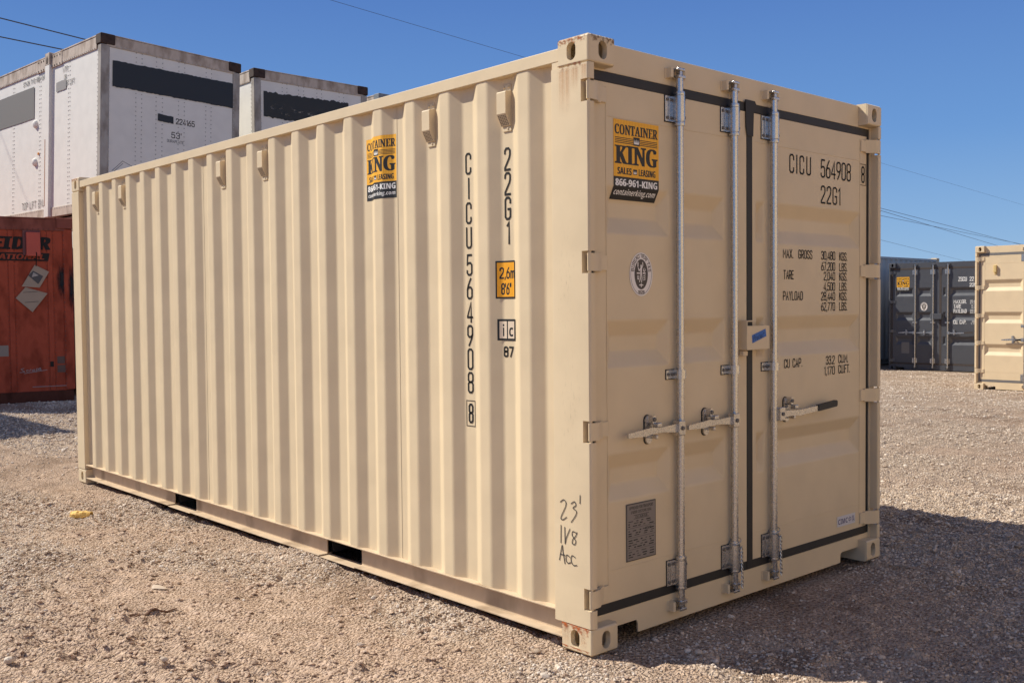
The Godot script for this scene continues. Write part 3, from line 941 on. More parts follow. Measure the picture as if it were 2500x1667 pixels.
func stain_tex(seed_: int, kind: String, w: int, h: int, a: Color, c: Color) -> ImageTexture:
	var f := FastNoiseLite.new()
	f.seed = seed_; f.frequency = 0.05; f.fractal_octaves = 4
	var g := FastNoiseLite.new()
	g.seed = seed_ + 5; g.frequency = 0.16
	var im := Image.create(w, h, false, Image.FORMAT_RGBA8)
	for y in h:
		for x in w:
			var u := float(x) / w
			var v := float(y) / h
			var n := f.get_noise_2d(x, y) * 0.5 + 0.5
			var d := 0.0
			if kind == "edge":
				d = n * 2.0 - 0.35 - v * 1.4
			elif kind == "drip":
				var col := g.get_noise_2d(x * 1.6, 3.0) * 0.5 + 0.5
				d = (col - 0.40) * 2.8 * (1.0 - v) * (0.5 + n) * (1.0 - pow(absf(u - 0.5) * 2.0, 3.0))
			elif kind == "spots":
				d = (n - 0.62) * 5.0 * (1.0 - pow(absf(v - 0.5) * 2.0, 2.0))
			elif kind == "scuff":
				var col2 := g.get_noise_2d(x * 2.4, y * 0.12) * 0.5 + 0.5
				d = (col2 - 0.66) * 5.0 * maxf(0.0, n - 0.35) * 2.0 * (1.0 - pow(absf(v - 0.5) * 2.0, 2.0)) * (1.0 - pow(absf(u - 0.5) * 2.0, 2.0))
			elif kind == "spray":
				d = 1.5 - 1.7 * Vector2((u - 0.5) * 2.0, (v - 0.5) * 2.0).length() + (n - 0.5) * 0.9
			var k := a.lerp(c, clampf(n * 1.4 - 0.2, 0, 1))
			k.a = clampf(d, 0.0, 1.0) * a.a
			im.set_pixel(x, y, k)
	im.generate_mipmaps()
	return ImageTexture.create_from_image(im)

func stain_mat(t: Texture2D) -> StandardMaterial3D:
	var m := mat(Color.WHITE, 0.85)
	m.albedo_texture = t
	m.transparency = BaseMaterial3D.TRANSPARENCY_ALPHA
	return m

# ---------------------------------------------------------------- printed things
func crown(r: Ras, x: float, y: float, s: float) -> void:
	r.rect(x - s, y - s * 0.85, x + s, y + s * 0.85, Color(0.12, 0.11, 0.10))
	var w := Color(0.93, 0.91, 0.88)
	for i in 5:
		var cx := x + (i - 2) * s * 0.33
		r.tri(Vector2(cx - s * 0.17, y + s * 0.35), Vector2(cx + s * 0.17, y + s * 0.35), Vector2(cx + (i - 2) * s * 0.04, y - s * (0.62 if i == 2 else 0.5)), w)
	r.rect(x - s * 0.75, y + s * 0.32, x + s * 0.75, y + s * 0.58, w)

func sticker_tex() -> ImageTexture:
	var r := Ras.new(300, 324, Color(0.97, 0.71, 0.16))
	for i in 30: r.rect(3 + i * 10, 0, 5.5 + i * 10, 240, Color(0.84, 0.56, 0.09))
	var k := Color(0.12, 0.11, 0.10)
	for e in [-1.5, 0.0, 1.5]: ras_text(r, "CONTAINER", "Droid Serif", 9 + e, 20, 291 + e, 62, k)
	for i in 4:
		r.rect(10, 74 + i * 7, 128, 77 + i * 7, k)
		r.rect(172, 74 + i * 7, 290, 77 + i * 7, k)
	crown(r, 150, 84, 21)
	for e in [-4.0, -2.0, 0.0, 2.0, 4.0]: ras_text(r, "KING", "Droid Serif", 12 + e, 106, 288 + e, 184, k)
	for e in [-1.2, 1.2]:
		ras_text(r, "SALES", "Droid Sans", 26 + e, 199, 116 + e, 228, k)
		ras_text(r, "LEASING", "Droid Sans", 164 + e, 199, 276 + e, 228, k)
	crown(r, 140, 214, 13)
	r.rect(0, 238, 300, 324, Color(0.13, 0.125, 0.12))
	for e in [-1.0, 1.0]: ras_text(r, "866-961-KING", "Droid Sans", 12 + e, 247, 288 + e, 277, Color(0.93, 0.92, 0.90))
	ras_text(r, "containerking.com", "Droid Sans", 12, 286, 284, 314, Color(0.93, 0.92, 0.90), 5)
	return r.tex()

func oval_tex(ink: Color) -> ImageTexture:
	var w := Color(0.90, 0.87, 0.84)
	var r := Ras.new(160, 200, Color(0, 0, 0, 0))
	r.ellipse(80, 100, 79, 99, w)
	r.ellipse(80, 100, 72, 92, ink); r.ellipse(80, 100, 70, 90, w)
	r.ellipse(80, 100, 46, 68, ink)
	var s := "BUREAU VERITAS"
	for i in s.length():
		if s[i] == " ": continue
		var a := deg_to_rad(lerpf(172.0, 8.0, float(i) / (s.length() - 1)))
		var c := Vector2(80 + 58 * cos(a), 92 - 76 * sin(a))
		var d := Vector2(cos(a) / 58.0, -sin(a) / 76.0).normalized()
		var polys := []
		for p in text_lines(s[i], 1.0, 0.6, 0.05):
			var q := PackedVector2Array()
			for t in p: q.append(c + Vector2(-d.y, d.x) * (t.x - 0.3) * 17.0 + d * (t.y - 0.5) * 17.0)
			polys.append(q)
		r.strokes(polys, 3.0, ink)
	var yr := []
	for p in text_lines("1828", 15.0, 44.0, 3.0):
		var q := PackedVector2Array()
		for t in p: q.append(Vector2(58 + t.x, 188 - t.y))
		yr.append(q)
	r.strokes(yr, 3.0, ink)
	# standing figure between the emblems
	r.ellipse(80, 62, 5, 6, w)
	r.strokes([PackedVector2Array([Vector2(80, 70), Vector2(79, 96)])], 10.0, w)
	r.strokes([PackedVector2Array([Vector2(84, 72), Vector2(92, 58), Vector2(90, 46)]), PackedVector2Array([Vector2(76, 74), Vector2(66, 84), Vector2(60, 72)]), PackedVector2Array([Vector2(82, 96), Vector2(86, 118), Vector2(82, 136)]), PackedVector2Array([Vector2(77, 96), Vector2(76, 116), Vector2(68, 134)])], 5.0, w)
	r.rect(50, 92, 72, 98, w); r.rect(90, 92, 110, 98, w)
	r.strokes([PackedVector2Array([Vector2(58, 46), Vector2(58, 66)])], 5.0, w)
	r.ellipse(101, 80, 8, 9, w); r.ellipse(101, 78, 4, 6, ink)
	for i in 3: r.strokes([PackedVector2Array([Vector2(96, 108 + i * 9), Vector2(108, 104 + i * 9)])], 4.0, w)
	r.strokes([PackedVector2Array([Vector2(56, 106), Vector2(56, 122), Vector2(64, 122), Vector2(64, 106)])], 4.0, w)
	r.rect(66, 146, 94, 151, w); r.rect(77, 141, 83, 158, w)
	return r.tex()

func plate_tex() -> ImageTexture:
	var k := Color(0.12, 0.11, 0.10)
	var r := Ras.new(200, 256, Color(0.52, 0.48, 0.45))
	r.rect(0, 0, 200, 3, k); r.rect(0, 253, 200, 256, k); r.rect(0, 0, 3, 256, k); r.rect(197, 0, 200, 256, k)
	ras_text(r, "APPROVED FOR TRANSPORT", "Droid Sans", 18, 12, 182, 26, k)
	ras_text(r, "UNDER CUSTOMS SEAL", "Droid Sans", 30, 32, 170, 45, k)
	r.rect(48, 52, 152, 54, k); r.rect(48, 68, 152, 70, k)
	ras_text(r, "CN 2 HCB 0128", "Droid Sans", 60, 56, 140, 66, k)
	var g := RandomNumberGenerator.new()
	g.seed = 4
	for i in 16:
		var y := 78.0 + i * 10.6
		if i in [3, 7, 12]:
			r.rect(4, y, 196, y + 1.5, k)
			continue
		var x := 12.0
		while x < 184.0:
			var l := g.randf_range(8, 34)
			r.rect(x, y, minf(x + l, 188), y + g.randf_range(3, 6), k)
			x += l + g.randf_range(4, 30)
	ras_text(r, "CIMC", "Droid Sans", 126, 116, 168, 127, k)
	return r.tex()

func cimc_tex() -> ImageTexture:
	var k := Color(0.07, 0.10, 0.36)
	var r := Ras.new(240, 72, Color(0.80, 0.79, 0.80))
	ras_text(r, "CIMC", "Droid Sans", 14, 20, 140, 56, k)
	r.strokes([PackedVector2Array([Vector2(152, 28), Vector2(184, 28), Vector2(184, 44), Vector2(152, 44), Vector2(152, 28)]), PackedVector2Array([Vector2(168, 16), Vector2(168, 58)])], 3.4, k)
	r.strokes([PackedVector2Array([Vector2(204, 14), Vector2(196, 28)]), PackedVector2Array([Vector2(201, 22), Vector2(201, 42), Vector2(228, 42)]), PackedVector2Array([Vector2(202, 22), Vector2(226, 22)]), PackedVector2Array([Vector2(202, 29), Vector2(224, 29)]), PackedVector2Array([Vector2(202, 35), Vector2(224, 35)]), PackedVector2Array([Vector2(214, 16), Vector2(214, 60)]), PackedVector2Array([Vector2(194, 47), Vector2(232, 47)]), PackedVector2Array([Vector2(212, 48), Vector2(196, 58)]), PackedVector2Array([Vector2(216, 48), Vector2(232, 58)])], 2.4, k)
	return r.tex()

func height_tex() -> ImageTexture:
	var k := Color(0.07, 0.065, 0.06)
	var r := Ras.new(150, 200, k)
	r.rect(9, 9, 141, 191, Color(0.92, 0.63, 0.04))
	var polys := []
	for q in [["2,6m", 24.0, 96.0, 62.0, 122.0], ["8'6\"", 34.0, 180.0, 62.0, 82.0]]:
		for p in text_lines(q[0], q[3], q[4], 9.0, 2.2):
			var l := PackedVector2Array()
			for t in p: l.append(Vector2(q[1] + t.x, q[2] - t.y))
			polys.append(l)
	r.strokes(polys, 9.0, k)
	return r.tex()

func ic_tex(base: Color) -> ImageTexture:
	var k := Color(0.07, 0.065, 0.06)
	var r := Ras.new(150, 140, k)
	r.rect(14, 14, 70, 126, base); r.rect(80, 14, 136, 126, base)
	ras_text(r, "i", "Droid Sans", 36, 32, 48, 112, k)
	ras_text(r, "c", "Droid Sans", 90, 54, 126, 113, k)
	return r.tex()

func scribble(parent: Node, called: String, xf: Transform3D, lines: Array, w: float, m: Material) -> void:
	var b := MB.new()
	b.xf = xf
	for l in lines:
		var c := Curve2D.new()
		for i in l.size():
			var t := Vector2.ZERO
			if i > 0 and i < l.size() - 1: t = (l[i + 1] - l[i - 1]) / 6.0
			c.add_point(l[i], -t, t)
		b.stroke(c.tessellate(3, 3), w)
	part(called, b, m, parent)

func pts(s: String, k := 1.0) -> PackedVector2Array:
	var p := PackedVector2Array()
	for q in s.split(",", false):
		var t := q.strip_edges().split(" ", false)
		p.append(Vector2(float(t[0]), float(t[1])) * k)
	return p

# ---------------------------------------------------------------- ground
var n_big := FastNoiseLite.new()
var n_mid := FastNoiseLite.new()
var n_small := FastNoiseLite.new()
var n_fine := FastNoiseLite.new()
var n_ridge := FastNoiseLite.new()
var n_clod := FastNoiseLite.new()
var n_cell := FastNoiseLite.new()

func ground_base(x: float, z: float) -> float:
	var y := 0.0085 * clampf(z + 2.4, -24.0, 0.0)
	y += 0.0055 * clampf(-6.5 - x, 0.0, 9.0) * clampf((z + 9.0) / 6.0, 0.0, 1.0)
	return y

func gravel_mask(x: float, z: float) -> float:
	var g := n_big.get_noise_2d(x * 0.55, z * 1.1) * 1.3
	if z < -0.2: g += 0.62
	else:
		for q in [[-2.25, 0.3, 0.55], [-2.9, 0.75, 0.55], [-3.5, 1.25, 0.6], [-0.9, 0.12, 0.35], [0.1, 0.2, 0.3], [-5.5, 1.2, 0.8], [-4.4, 0.2, 0.5]]:
			var d: float = Vector2(x - q[0], (z - q[1]) * 1.5).length() / q[2]
			g += 0.8 * exp(-d * d)
		g -= 0.5 * clampf((x + 2.6) / 1.2, 0.0, 1.0) * clampf((z - 0.35) / 0.4, 0.0, 1.0)
		if x < -7.0: g += 0.2
	return smoothstep(0.0, 1.0, clampf(g * 0.95 + 0.20, 0.0, 1.0))

func ground_h(x: float, z: float) -> float:
	var y := ground_base(x, z)
	var far := Vector2(x - 2.0, z - 1.0).length()
	y += n_big.get_noise_2d(x, z) * 0.030
	var near := clampf(1.4 - far / 14.0, 0.0, 1.0)
	y += n_mid.get_noise_2d(x, z) * 0.016 * near
	if far < 14.0:
		var g := gravel_mask(x, z)
		y += n_small.get_noise_2d(x, z) * (0.006 + 0.014 * g)
		y += n_fine.get_noise_2d(x, z) * (0.0035 + 0.0075 * g)
		var rough := clampf(n_mid.get_noise_2d(x * 0.45 + 12.0, z * 0.45) * 2.2 + 0.25, 0.0, 1.0)
		y += maxf(0.0, n_clod.get_noise_2d(x, z) - 0.15) * (0.030 * g + 0.050 * rough * (1.0 - g))
		# old tyre prints, chewed up, in the open dirt
		if z > 0.2 and x > -4.5:
			var s := clampf((z - 0.2) / 0.35, 0.0, 1.0) * clampf((x + 4.5) / 1.0, 0.0, 1.0)
			var wx := x + 0.05 * n_mid.get_noise_2d(x, z + 20.0)
			var wz := z + 0.05 * n_mid.get_noise_2d(x + 20.0, z)
			var edge := clampf(1.0 - (n_cell.get_noise_2d(wx * 0.8 + wz * 0.35, wz - wx * 0.25) + 1.0) * 5.0, 0.0, 1.0)
			y += edge * edge * 0.011 * s * (1.0 - 0.7 * g)
			var w := x * 0.62 + z * 0.78 + 0.16 * n_mid.get_noise_2d(x * 0.6 + 9.0, z * 0.6)
			var rid := 1.0 - absf(n_ridge.get_noise_2d(w * 2.0, (z * 0.62 - x * 0.78) * 0.8))
			y += (rid * rid - 0.55) * 0.030 * s * clampf((z - 0.75) / 0.5, 0.0, 1.0)
	# the container stands level: keep the dirt below its corners, let it heap at the rail in places
	if x > -6.3 and x < 0.25 and z > -2.7 and z < 0.22:
		y = minf(y, -0.004 if (x > -0.25 or x < -5.8) else 0.018)
		if z < -0.10 and z > -2.34: y = minf(y, -0.03)
	y += 0.034 * exp(-(pow((x + 2.35) / 0.33, 2) + pow((z - 0.03) / 0.10, 2)))
	y += 0.026 * exp(-(pow((x + 4.9) / 0.35, 2) + pow((z - 0.02) / 0.10, 2)))
	y -= 0.05 * exp(-(pow((x + 2.62) / 0.05, 2) + pow((z - 1.02) / 0.05, 2)))
	return y

func lines_of(fine0: float, fine1: float, step: float, lo: float, hi: float, grow: float) -> PackedFloat32Array:
	var a := []
	var x := fine0
	while x <= fine1:
		a.append(x); x += step
	var s := step
	x = fine0
	while x > lo:
		s *= grow; x -= s
		a.append(x)
	s = step
	x = a[int((fine1 - fine0) / step)]
	while x < hi:
		s *= grow; x += s
		a.append(x)
	a.sort()
	return PackedFloat32Array(a)

func build_ground(m: Material) -> void:
	var xs := lines_of(-6.2, 2.5, 0.017, -420.0, 420.0, 1.06)
	var zs := lines_of(-4.6, 2.7, 0.017, -420.0, 420.0, 1.06)
	var nx := xs.size()
	var nz := zs.size()
	var hs := PackedFloat32Array()
	hs.resize(nx * nz)
	for j in nz:
		for i in nx: hs[j * nx + i] = ground_h(xs[i], zs[j])
	var V := PackedVector3Array()
	var N := PackedVector3Array()
	var C := PackedColorArray()
	var I := PackedInt32Array()
	V.resize(nx * nz); N.resize(nx * nz); C.resize(nx * nz); I.resize((nx - 1) * (nz - 1) * 6)
	var dirt := Vector3(0.590, 0.432, 0.318)
	var stone := Vector3(0.560, 0.435, 0.330)
	var damp := Vector3(0.350, 0.240, 0.165)
	for j in nz:
		for i in nx:
			var q := j * nx + i
			var x := xs[i]
			var z := zs[j]
			V[q] = Vector3(x, hs[q], z)
			var i0 := maxi(i - 1, 0)
			var i1 := mini(i + 1, nx - 1)
			var j0 := maxi(j - 1, 0)
			var j1 := mini(j + 1, nz - 1)
			N[q] = Vector3(-(hs[j * nx + i1] - hs[j * nx + i0]) / (xs[i1] - xs[i0]), 1.0, -(hs[j1 * nx + i] - hs[j0 * nx + i]) / (zs[j1] - zs[j0])).normalized()
			var g := gravel_mask(x, z)
			var c := dirt.lerp(stone, g)
			var d: float = clampf(n_mid.get_noise_2d(x * 0.7 + 30.0, z * 0.7) * 1.6 + n_big.get_noise_2d(x + 50.0, z * 1.5) * 1.2 - 0.35, 0.0, 0.75)
			c = c.lerp(damp, d) * (1.0 + 0.16 * n_small.get_noise_2d(x + 7.0, z))
			C[q] = Color(c.x, c.y, c.z)
	var k := 0
	for j in nz - 1:
		for i in nx - 1:
			var a := j * nx + i
			I[k] = a; I[k + 1] = a + 1; I[k + 2] = a + nx; I[k + 3] = a + 1; I[k + 4] = a + nx + 1; I[k + 5] = a + nx
			k += 6
	var arr := []
	arr.resize(Mesh.ARRAY_MAX)
	arr[Mesh.ARRAY_VERTEX] = V; arr[Mesh.ARRAY_NORMAL] = N; arr[Mesh.ARRAY_COLOR] = C; arr[Mesh.ARRAY_INDEX] = I
	var am := ArrayMesh.new()
	am.add_surface_from_arrays(Mesh.PRIMITIVE_TRIANGLES, arr)
	var o := MeshInstance3D.new()
	o.name = "ground"
	o.mesh = am
	o.material_override = m
	add_child(o, true)
	o.set_meta("kind", "structure")

func stone_mesh(seed_: int, sub := false) -> ArrayMesh:
	var g := RandomNumberGenerator.new()
	g.seed = seed_
	var t := (1.0 + sqrt(5.0)) / 2.0
	var P := [Vector3(-1, t, 0), Vector3(1, t, 0), Vector3(-1, -t, 0), Vector3(1, -t, 0), Vector3(0, -1, t), Vector3(0, 1, t), Vector3(0, -1, -t), Vector3(0, 1, -t), Vector3(t, 0, -1), Vector3(t, 0, 1), Vector3(-t, 0, -1), Vector3(-t, 0, 1)]
	var F := [[0, 11, 5], [0, 5, 1], [0, 1, 7], [0, 7, 10], [0, 10, 11], [1, 5, 9], [5, 11, 4], [11, 10, 2], [10, 7, 6], [7, 1, 8], [3, 9, 4], [3, 4, 2], [3, 2, 6], [3, 6, 8], [3, 8, 9], [4, 9, 5], [2, 4, 11], [6, 2, 10], [8, 6, 7], [9, 8, 1]]
	for i in 12: P[i] = P[i].normalized()
	if sub:
		var mid := {}
		var F2 := []
		for f in F:
			var e := []
			for k in 3:
				var key := [mini(f[k], f[(k + 1) % 3]), maxi(f[k], f[(k + 1) % 3])]
				if not mid.has(key):
					mid[key] = P.size()
					P.append(((P[f[k]] + P[f[(k + 1) % 3]]) * 0.5).normalized())
				e.append(mid[key])
			F2.append_array([[f[0], e[0], e[2]], [f[1], e[1], e[0]], [f[2], e[2], e[1]], [e[0], e[1], e[2]]])
		F = F2
	# facets cut off by a few planes, as a broken stone has
	var cuts := []
	for i in 9: cuts.append([Vector3(g.randfn(), g.randfn(), g.randfn()).normalized(), g.randf_range(0.55, 0.85)])
	for i in P.size():
		var p: Vector3 = P[i] * g.randf_range(0.92, 1.08)
		for c in cuts:
			var d: float = p.dot(c[0]) - c[1]
			if d > 0.0: p -= c[0] * d
		P[i] = p * Vector3(1.15, 0.72, 0.95)
	var b := MB.new()
	for f in F: b.ftri(P[f[0]], P[f[1]], P[f[2]], (P[f[0]] + P[f[1]] + P[f[2]]))
	return b.mesh()

func build_gravel(m: Material) -> void:
	var g := RandomNumberGenerator.new()
	g.seed = 11
	var buf := PackedFloat32Array()
	var count := 0
	# [x0, x1, z0, z1, tries, smallest, largest, always]
	var fields := [[-6.5, 2.0, 0.0, 2.6, 150000, 0.0026, 0.0100, 0.012], [-2.6, 2.2, -5.0, 0.0, 110000, 0.0028, 0.010, 0.08], [-9.0, 1.0, -11.0, -4.6, 80000, 0.005, 0.0125, 0.2], [-14.0, 0.0, -20.0, -10.8, 40000, 0.008, 0.018, 0.2], [-14.5, -6.4, -3.6, 3.2, 50000, 0.007, 0.018, 0.12]]
	for f in fields:
		for i in f[4]:
			var x := g.randf_range(f[0], f[1])
			var z := g.randf_range(f[2], f[3])
			var pick := g.randf()
			var sz := g.randf()
			var tone := g.randf()
			var turn := g.randf() * TAU
			var tilt := g.randf_range(-0.7, 0.7)
			if x < -0.05 and x > -6.0 and z < -0.06 and z > -2.40: continue
			var mk := gravel_mask(x, z)
			if pick > mk * mk * 0.95 + f[7]: continue
			var s: float = f[5] + (f[6] - f[5]) * pow(sz, 2.1)
			if sz > 0.995: s *= 1.8
			var y := ground_h(x, z) + s * 0.22
			var bs := Basis(Vector3.UP, turn) * Basis(Vector3(1, 0, 0), tilt) * Basis.from_scale(Vector3(s, s * (0.7 + 0.5 * tone), s * (0.75 + 0.4 * pick)))
			var c := Vector3(0.57, 0.450, 0.345).lerp(Vector3(0.72, 0.63, 0.53), clampf(tone * 1.6 - 0.7, 0, 1)).lerp(Vector3(0.34, 0.25, 0.18), clampf(0.35 - tone, 0, 1) * 2.2)
			buf.append_array(PackedFloat32Array([bs.x.x, bs.y.x, bs.z.x, x, bs.x.y, bs.y.y, bs.z.y, y, bs.x.z, bs.y.z, bs.z.z, z, c.x, c.y, c.z, 1.0]))
			count += 1
	var mm := MultiMesh.new()
	mm.transform_format = MultiMesh.TRANSFORM_3D
	mm.use_colors = true
	mm.mesh = stone_mesh(3)
	mm.instance_count = count
	mm.buffer = buf
	var o := MultiMeshInstance3D.new()
	o.name = "gravel"
	o.multimesh = mm
	o.material_override = m
	add_child(o, true)
	tag(o, "loose pale limestone gravel scattered over the dirt of the yard", "gravel")
	o.set_meta("kind", "stuff")

func build_clods(m: Material) -> void:
	var g := RandomNumberGenerator.new()
	g.seed = 29
	var buf := PackedFloat32Array()
	var count := 0
	for i in 42000:
		var x := g.randf_range(-5.5, 1.8)
		var z := g.randf_range(0.02, 2.5)
		var pick := g.randf()
		var sz := g.randf()
		var tone := g.randf()
		var turn := g.randf() * TAU
		var rough := clampf(n_mid.get_noise_2d(x * 0.45 + 12.0, z * 0.45) * 2.2 + 0.25, 0.0, 1.0)
		var wx := x + 0.05 * n_mid.get_noise_2d(x, z + 20.0)
		var wz := z + 0.05 * n_mid.get_noise_2d(x + 20.0, z)
		var edge := clampf(1.0 - (n_cell.get_noise_2d(wx * 0.8 + wz * 0.35, wz - wx * 0.25) + 1.0) * 4.0, 0.0, 1.0)
		if pick > 0.05 + 0.8 * rough * rough + 0.75 * edge: continue
		var s := 0.0035 + 0.0125 * pow(sz, 3.0)
		var y := ground_h(x, z) + s * 0.10
		var bs := Basis(Vector3.UP, turn) * Basis(Vector3(1, 0, 0), (tone - 0.5)) * Basis.from_scale(Vector3(s, s * 0.8, s * (0.7 + 0.5 * pick)))
		var c := Vector3(0.54, 0.395, 0.29).lerp(Vector3(0.36, 0.25, 0.175), clampf(tone * 1.5 - 0.5, 0, 1))
		buf.append_array(PackedFloat32Array([bs.x.x, bs.y.x, bs.z.x, x, bs.x.y, bs.y.y, bs.z.y, y, bs.x.z, bs.y.z, bs.z.z, z, c.x, c.y, c.z, 1.0]))
		count += 1
	var mm := MultiMesh.new()
	mm.transform_format = MultiMesh.TRANSFORM_3D
	mm.use_colors = true
	mm.mesh = stone_mesh(8)
	mm.instance_count = count
	mm.buffer = buf
	var o := MultiMeshInstance3D.new()
	o.name = "dirt_crumbs"
	o.multimesh = mm
	o.material_override = m
	add_child(o, true)
	tag(o, "brown crumbs of dry dirt strewn over the rutted ground", "dirt")
	o.set_meta("kind", "stuff")

func wire(called: String, label: String, a: Vector3, c: Vector3, r: float, m: Material) -> void:
	var p := PackedVector3Array()
	for i in 25:
		var t := i / 24.0
		p.append(a.lerp(c, t))
	var b := MB.new()
	b.tube(p, r, 6)
	var o := part(numbered(called), b, m, self)
	tag(o, label, "overhead wire", "overhead wires crossing the sky")
# ---------------------------------------------------------------- the place
func _ready() -> void:
	# camera, solved from the corners of the container
	var cam3 := Camera3D.new()
	cam3.name = "camera"
	var yaw := 0.833487
	var pitch := -0.0348908
	var roll := -0.00934564
	var fw := Vector3(-sin(yaw) * cos(pitch), sin(pitch), -cos(yaw) * cos(pitch))
	var rt := fw.cross(Vector3.UP).normalized()
	var up := rt.cross(fw)
	var r2 := rt * cos(roll) + up * sin(roll)
	var u2 := up * cos(roll) - rt * sin(roll)
	cam3.transform = Transform3D(Basis(r2, u2, -fw), Vector3(2.86709, 1.47268, 3.03950))
	cam3.fov = 37.367
	cam3.near = 0.05
	cam3.far = 1200.0
	add_child(cam3)
	cam3.current = true
	# sky and exposure
	var env := Environment.new()
	env.background_mode = Environment.BG_SKY
	var sun_dir := Vector3(-22.35, 25.7, 14.4).normalized()
	var sk := PanoramaSkyMaterial.new()
	sk.panorama = clear_sky(sun_dir)
	sk.energy_multiplier = 1.0
	var sky := Sky.new()
	sky.sky_material = sk
	env.sky = sky
	env.tonemap_mode = Environment.TONE_MAPPER_LINEAR
	env.tonemap_exposure = 1.2
	env.sdfgi_enabled = true
	env.ssao_enabled = true
	env.ssil_enabled = true
	var we := WorldEnvironment.new()
	we.name = "environment"
	we.environment = env
	add_child(we)
	# sun
	var sun := DirectionalLight3D.new()
	sun.name = "sun"
	sun.light_energy = 1.6
	sun.light_color = Color(1.0, 0.98, 0.93)
	sun.light_angular_distance = 0.5
	sun.shadow_enabled = true
	add_child(sun)
	sun.look_at_from_position(sun_dir * 40.0, Vector3.ZERO)

	# materials
	n_big.frequency = 0.42; n_big.seed = 1; n_big.fractal_octaves = 3
	n_mid.frequency = 1.9; n_mid.seed = 2; n_mid.fractal_octaves = 3
	n_small.frequency = 7.0; n_small.seed = 3; n_small.fractal_octaves = 2
	n_fine.frequency = 19.0; n_fine.seed = 4; n_fine.fractal_octaves = 2
	n_ridge.frequency = 2.4; n_ridge.seed = 5; n_ridge.fractal_octaves = 2
	n_clod.frequency = 6.5; n_clod.seed = 6; n_clod.fractal_octaves = 3
	n_cell.noise_type = FastNoiseLite.TYPE_CELLULAR; n_cell.cellular_return_type = FastNoiseLite.RETURN_DISTANCE2_SUB; n_cell.frequency = 5.5; n_cell.seed = 7; n_cell.fractal_type = FastNoiseLite.FRACTAL_NONE
	paint_mottle = noise_tex(256, 0.012, 21, [[0.0, grey(0.965)], [0.5, grey(0.985)], [1.0, grey(1.0)]])
	paint_wave = normal_tex(256, 0.010, 22, 6.0)
	grime = noise_tex(256, 0.02, 23, [[0.0, Color(0.76, 0.73, 0.71)], [0.35, Color(0.91, 0.90, 0.89)], [0.6, Color(1, 1, 1)], [1.0, Color(0.95, 0.94, 0.93)]], FastNoiseLite.TYPE_SIMPLEX, 5)
	var tan_paint := paint(lin(0.712, 0.567, 0.372), 0.45, 0.10, 0.4)
	var white_paint := paint(lin(0.78, 0.745, 0.685), 0.55, 0.03, 0.35)
	var slate_paint := paint(lin(0.075, 0.078, 0.090), 0.42)
	var pale_paint := paint(lin(0.42, 0.43, 0.42), 0.5)
	var cream_paint := paint(lin(0.74, 0.575, 0.37), 0.5, 0.05, 0.4)
	var red_paint := worn(lin(0.43, 0.085, 0.044), 0.7)
	var bright_red := paint(lin(0.55, 0.085, 0.05), 0.5)
	var aluminium := worn(lin(0.55, 0.46, 0.385))
	var post_metal := worn(lin(0.42, 0.385, 0.35))
	var galvanised := mat(lin(0.60, 0.59, 0.58), 0.30, 0.9)
	galvanised.albedo_texture = noise_tex(256, 0.05, 31, [[0.0, grey(0.90)], [0.35, grey(0.96)], [0.7, grey(1.0)], [1.0, grey(0.96)]], FastNoiseLite.TYPE_SIMPLEX, 4)
	galvanised.roughness_texture = noise_tex(256, 0.04, 32, [[0.0, grey(0.8)], [1.0, grey(1.0)]])
	galvanised.uv1_triplanar = true
	galvanised.uv1_scale = Vector3(4, 4, 4)
	var rubber := mat(lin(0.022, 0.020, 0.019), 0.6)
	rubber.albedo_texture = paint_mottle
	rubber.uv1_triplanar = true
	var ink := mat(lin(0.026, 0.024, 0.022), 0.6)
	ink.metallic_specular = 0.25
	var white_ink := mat(lin(0.75, 0.74, 0.72), 0.6)
	var rust_dark := mat(lin(0.055, 0.036, 0.030), 0.85)
	rust_dark.albedo_texture = noise_tex(128, 0.05, 41, [[0.0, Color(0.7, 0.6, 0.55)], [0.6, Color(1, 0.95, 0.9)], [1.0, Color(1.0, 0.8, 0.65)]])
	rust_dark.uv1_triplanar = true
	var rivet_mat := mat(lin(0.42, 0.40, 0.38), 0.6)
	var red_rivet := mat(lin(0.16, 0.045, 0.032), 0.6)

	# ground
	var soil := mat(Color.WHITE, 0.97)
	soil.metallic_specular = 0.25
	soil.vertex_color_use_as_albedo = true
	soil.albedo_texture = noise_tex(1024, 0.055, 51, [[0.0, Color(0.50, 0.47, 0.44)], [0.35, Color(0.86, 0.84, 0.82)], [0.62, Color(1, 1, 1)], [1.0, Color(0.95, 0.95, 0.95)]], FastNoiseLite.TYPE_SIMPLEX, 5)
	soil.uv1_triplanar = true
	soil.uv1_world_triplanar = true
	soil.uv1_scale = Vector3(0.62, 0.62, 0.62)
	soil.normal_enabled = true
	soil.normal_texture = normal_tex(1024, 0.075, 52, 9.0, FastNoiseLite.TYPE_SIMPLEX, 5)
	soil.normal_scale = 1.5
	build_ground(soil)
	var gravel_mat := mat(Color.WHITE, 0.95)
	gravel_mat.metallic_specular = 0.25
	gravel_mat.vertex_color_use_as_albedo = true
	build_gravel(gravel_mat)
	build_clods(gravel_mat)

	hero(tan_paint, galvanised, rubber, ink, rust_dark)
	yard(white_paint, slate_paint, pale_paint, cream_paint, red_paint, bright_red, aluminium, post_metal, galvanised, rubber, ink, white_ink, rust_dark, rivet_mat, red_rivet)
	litter()

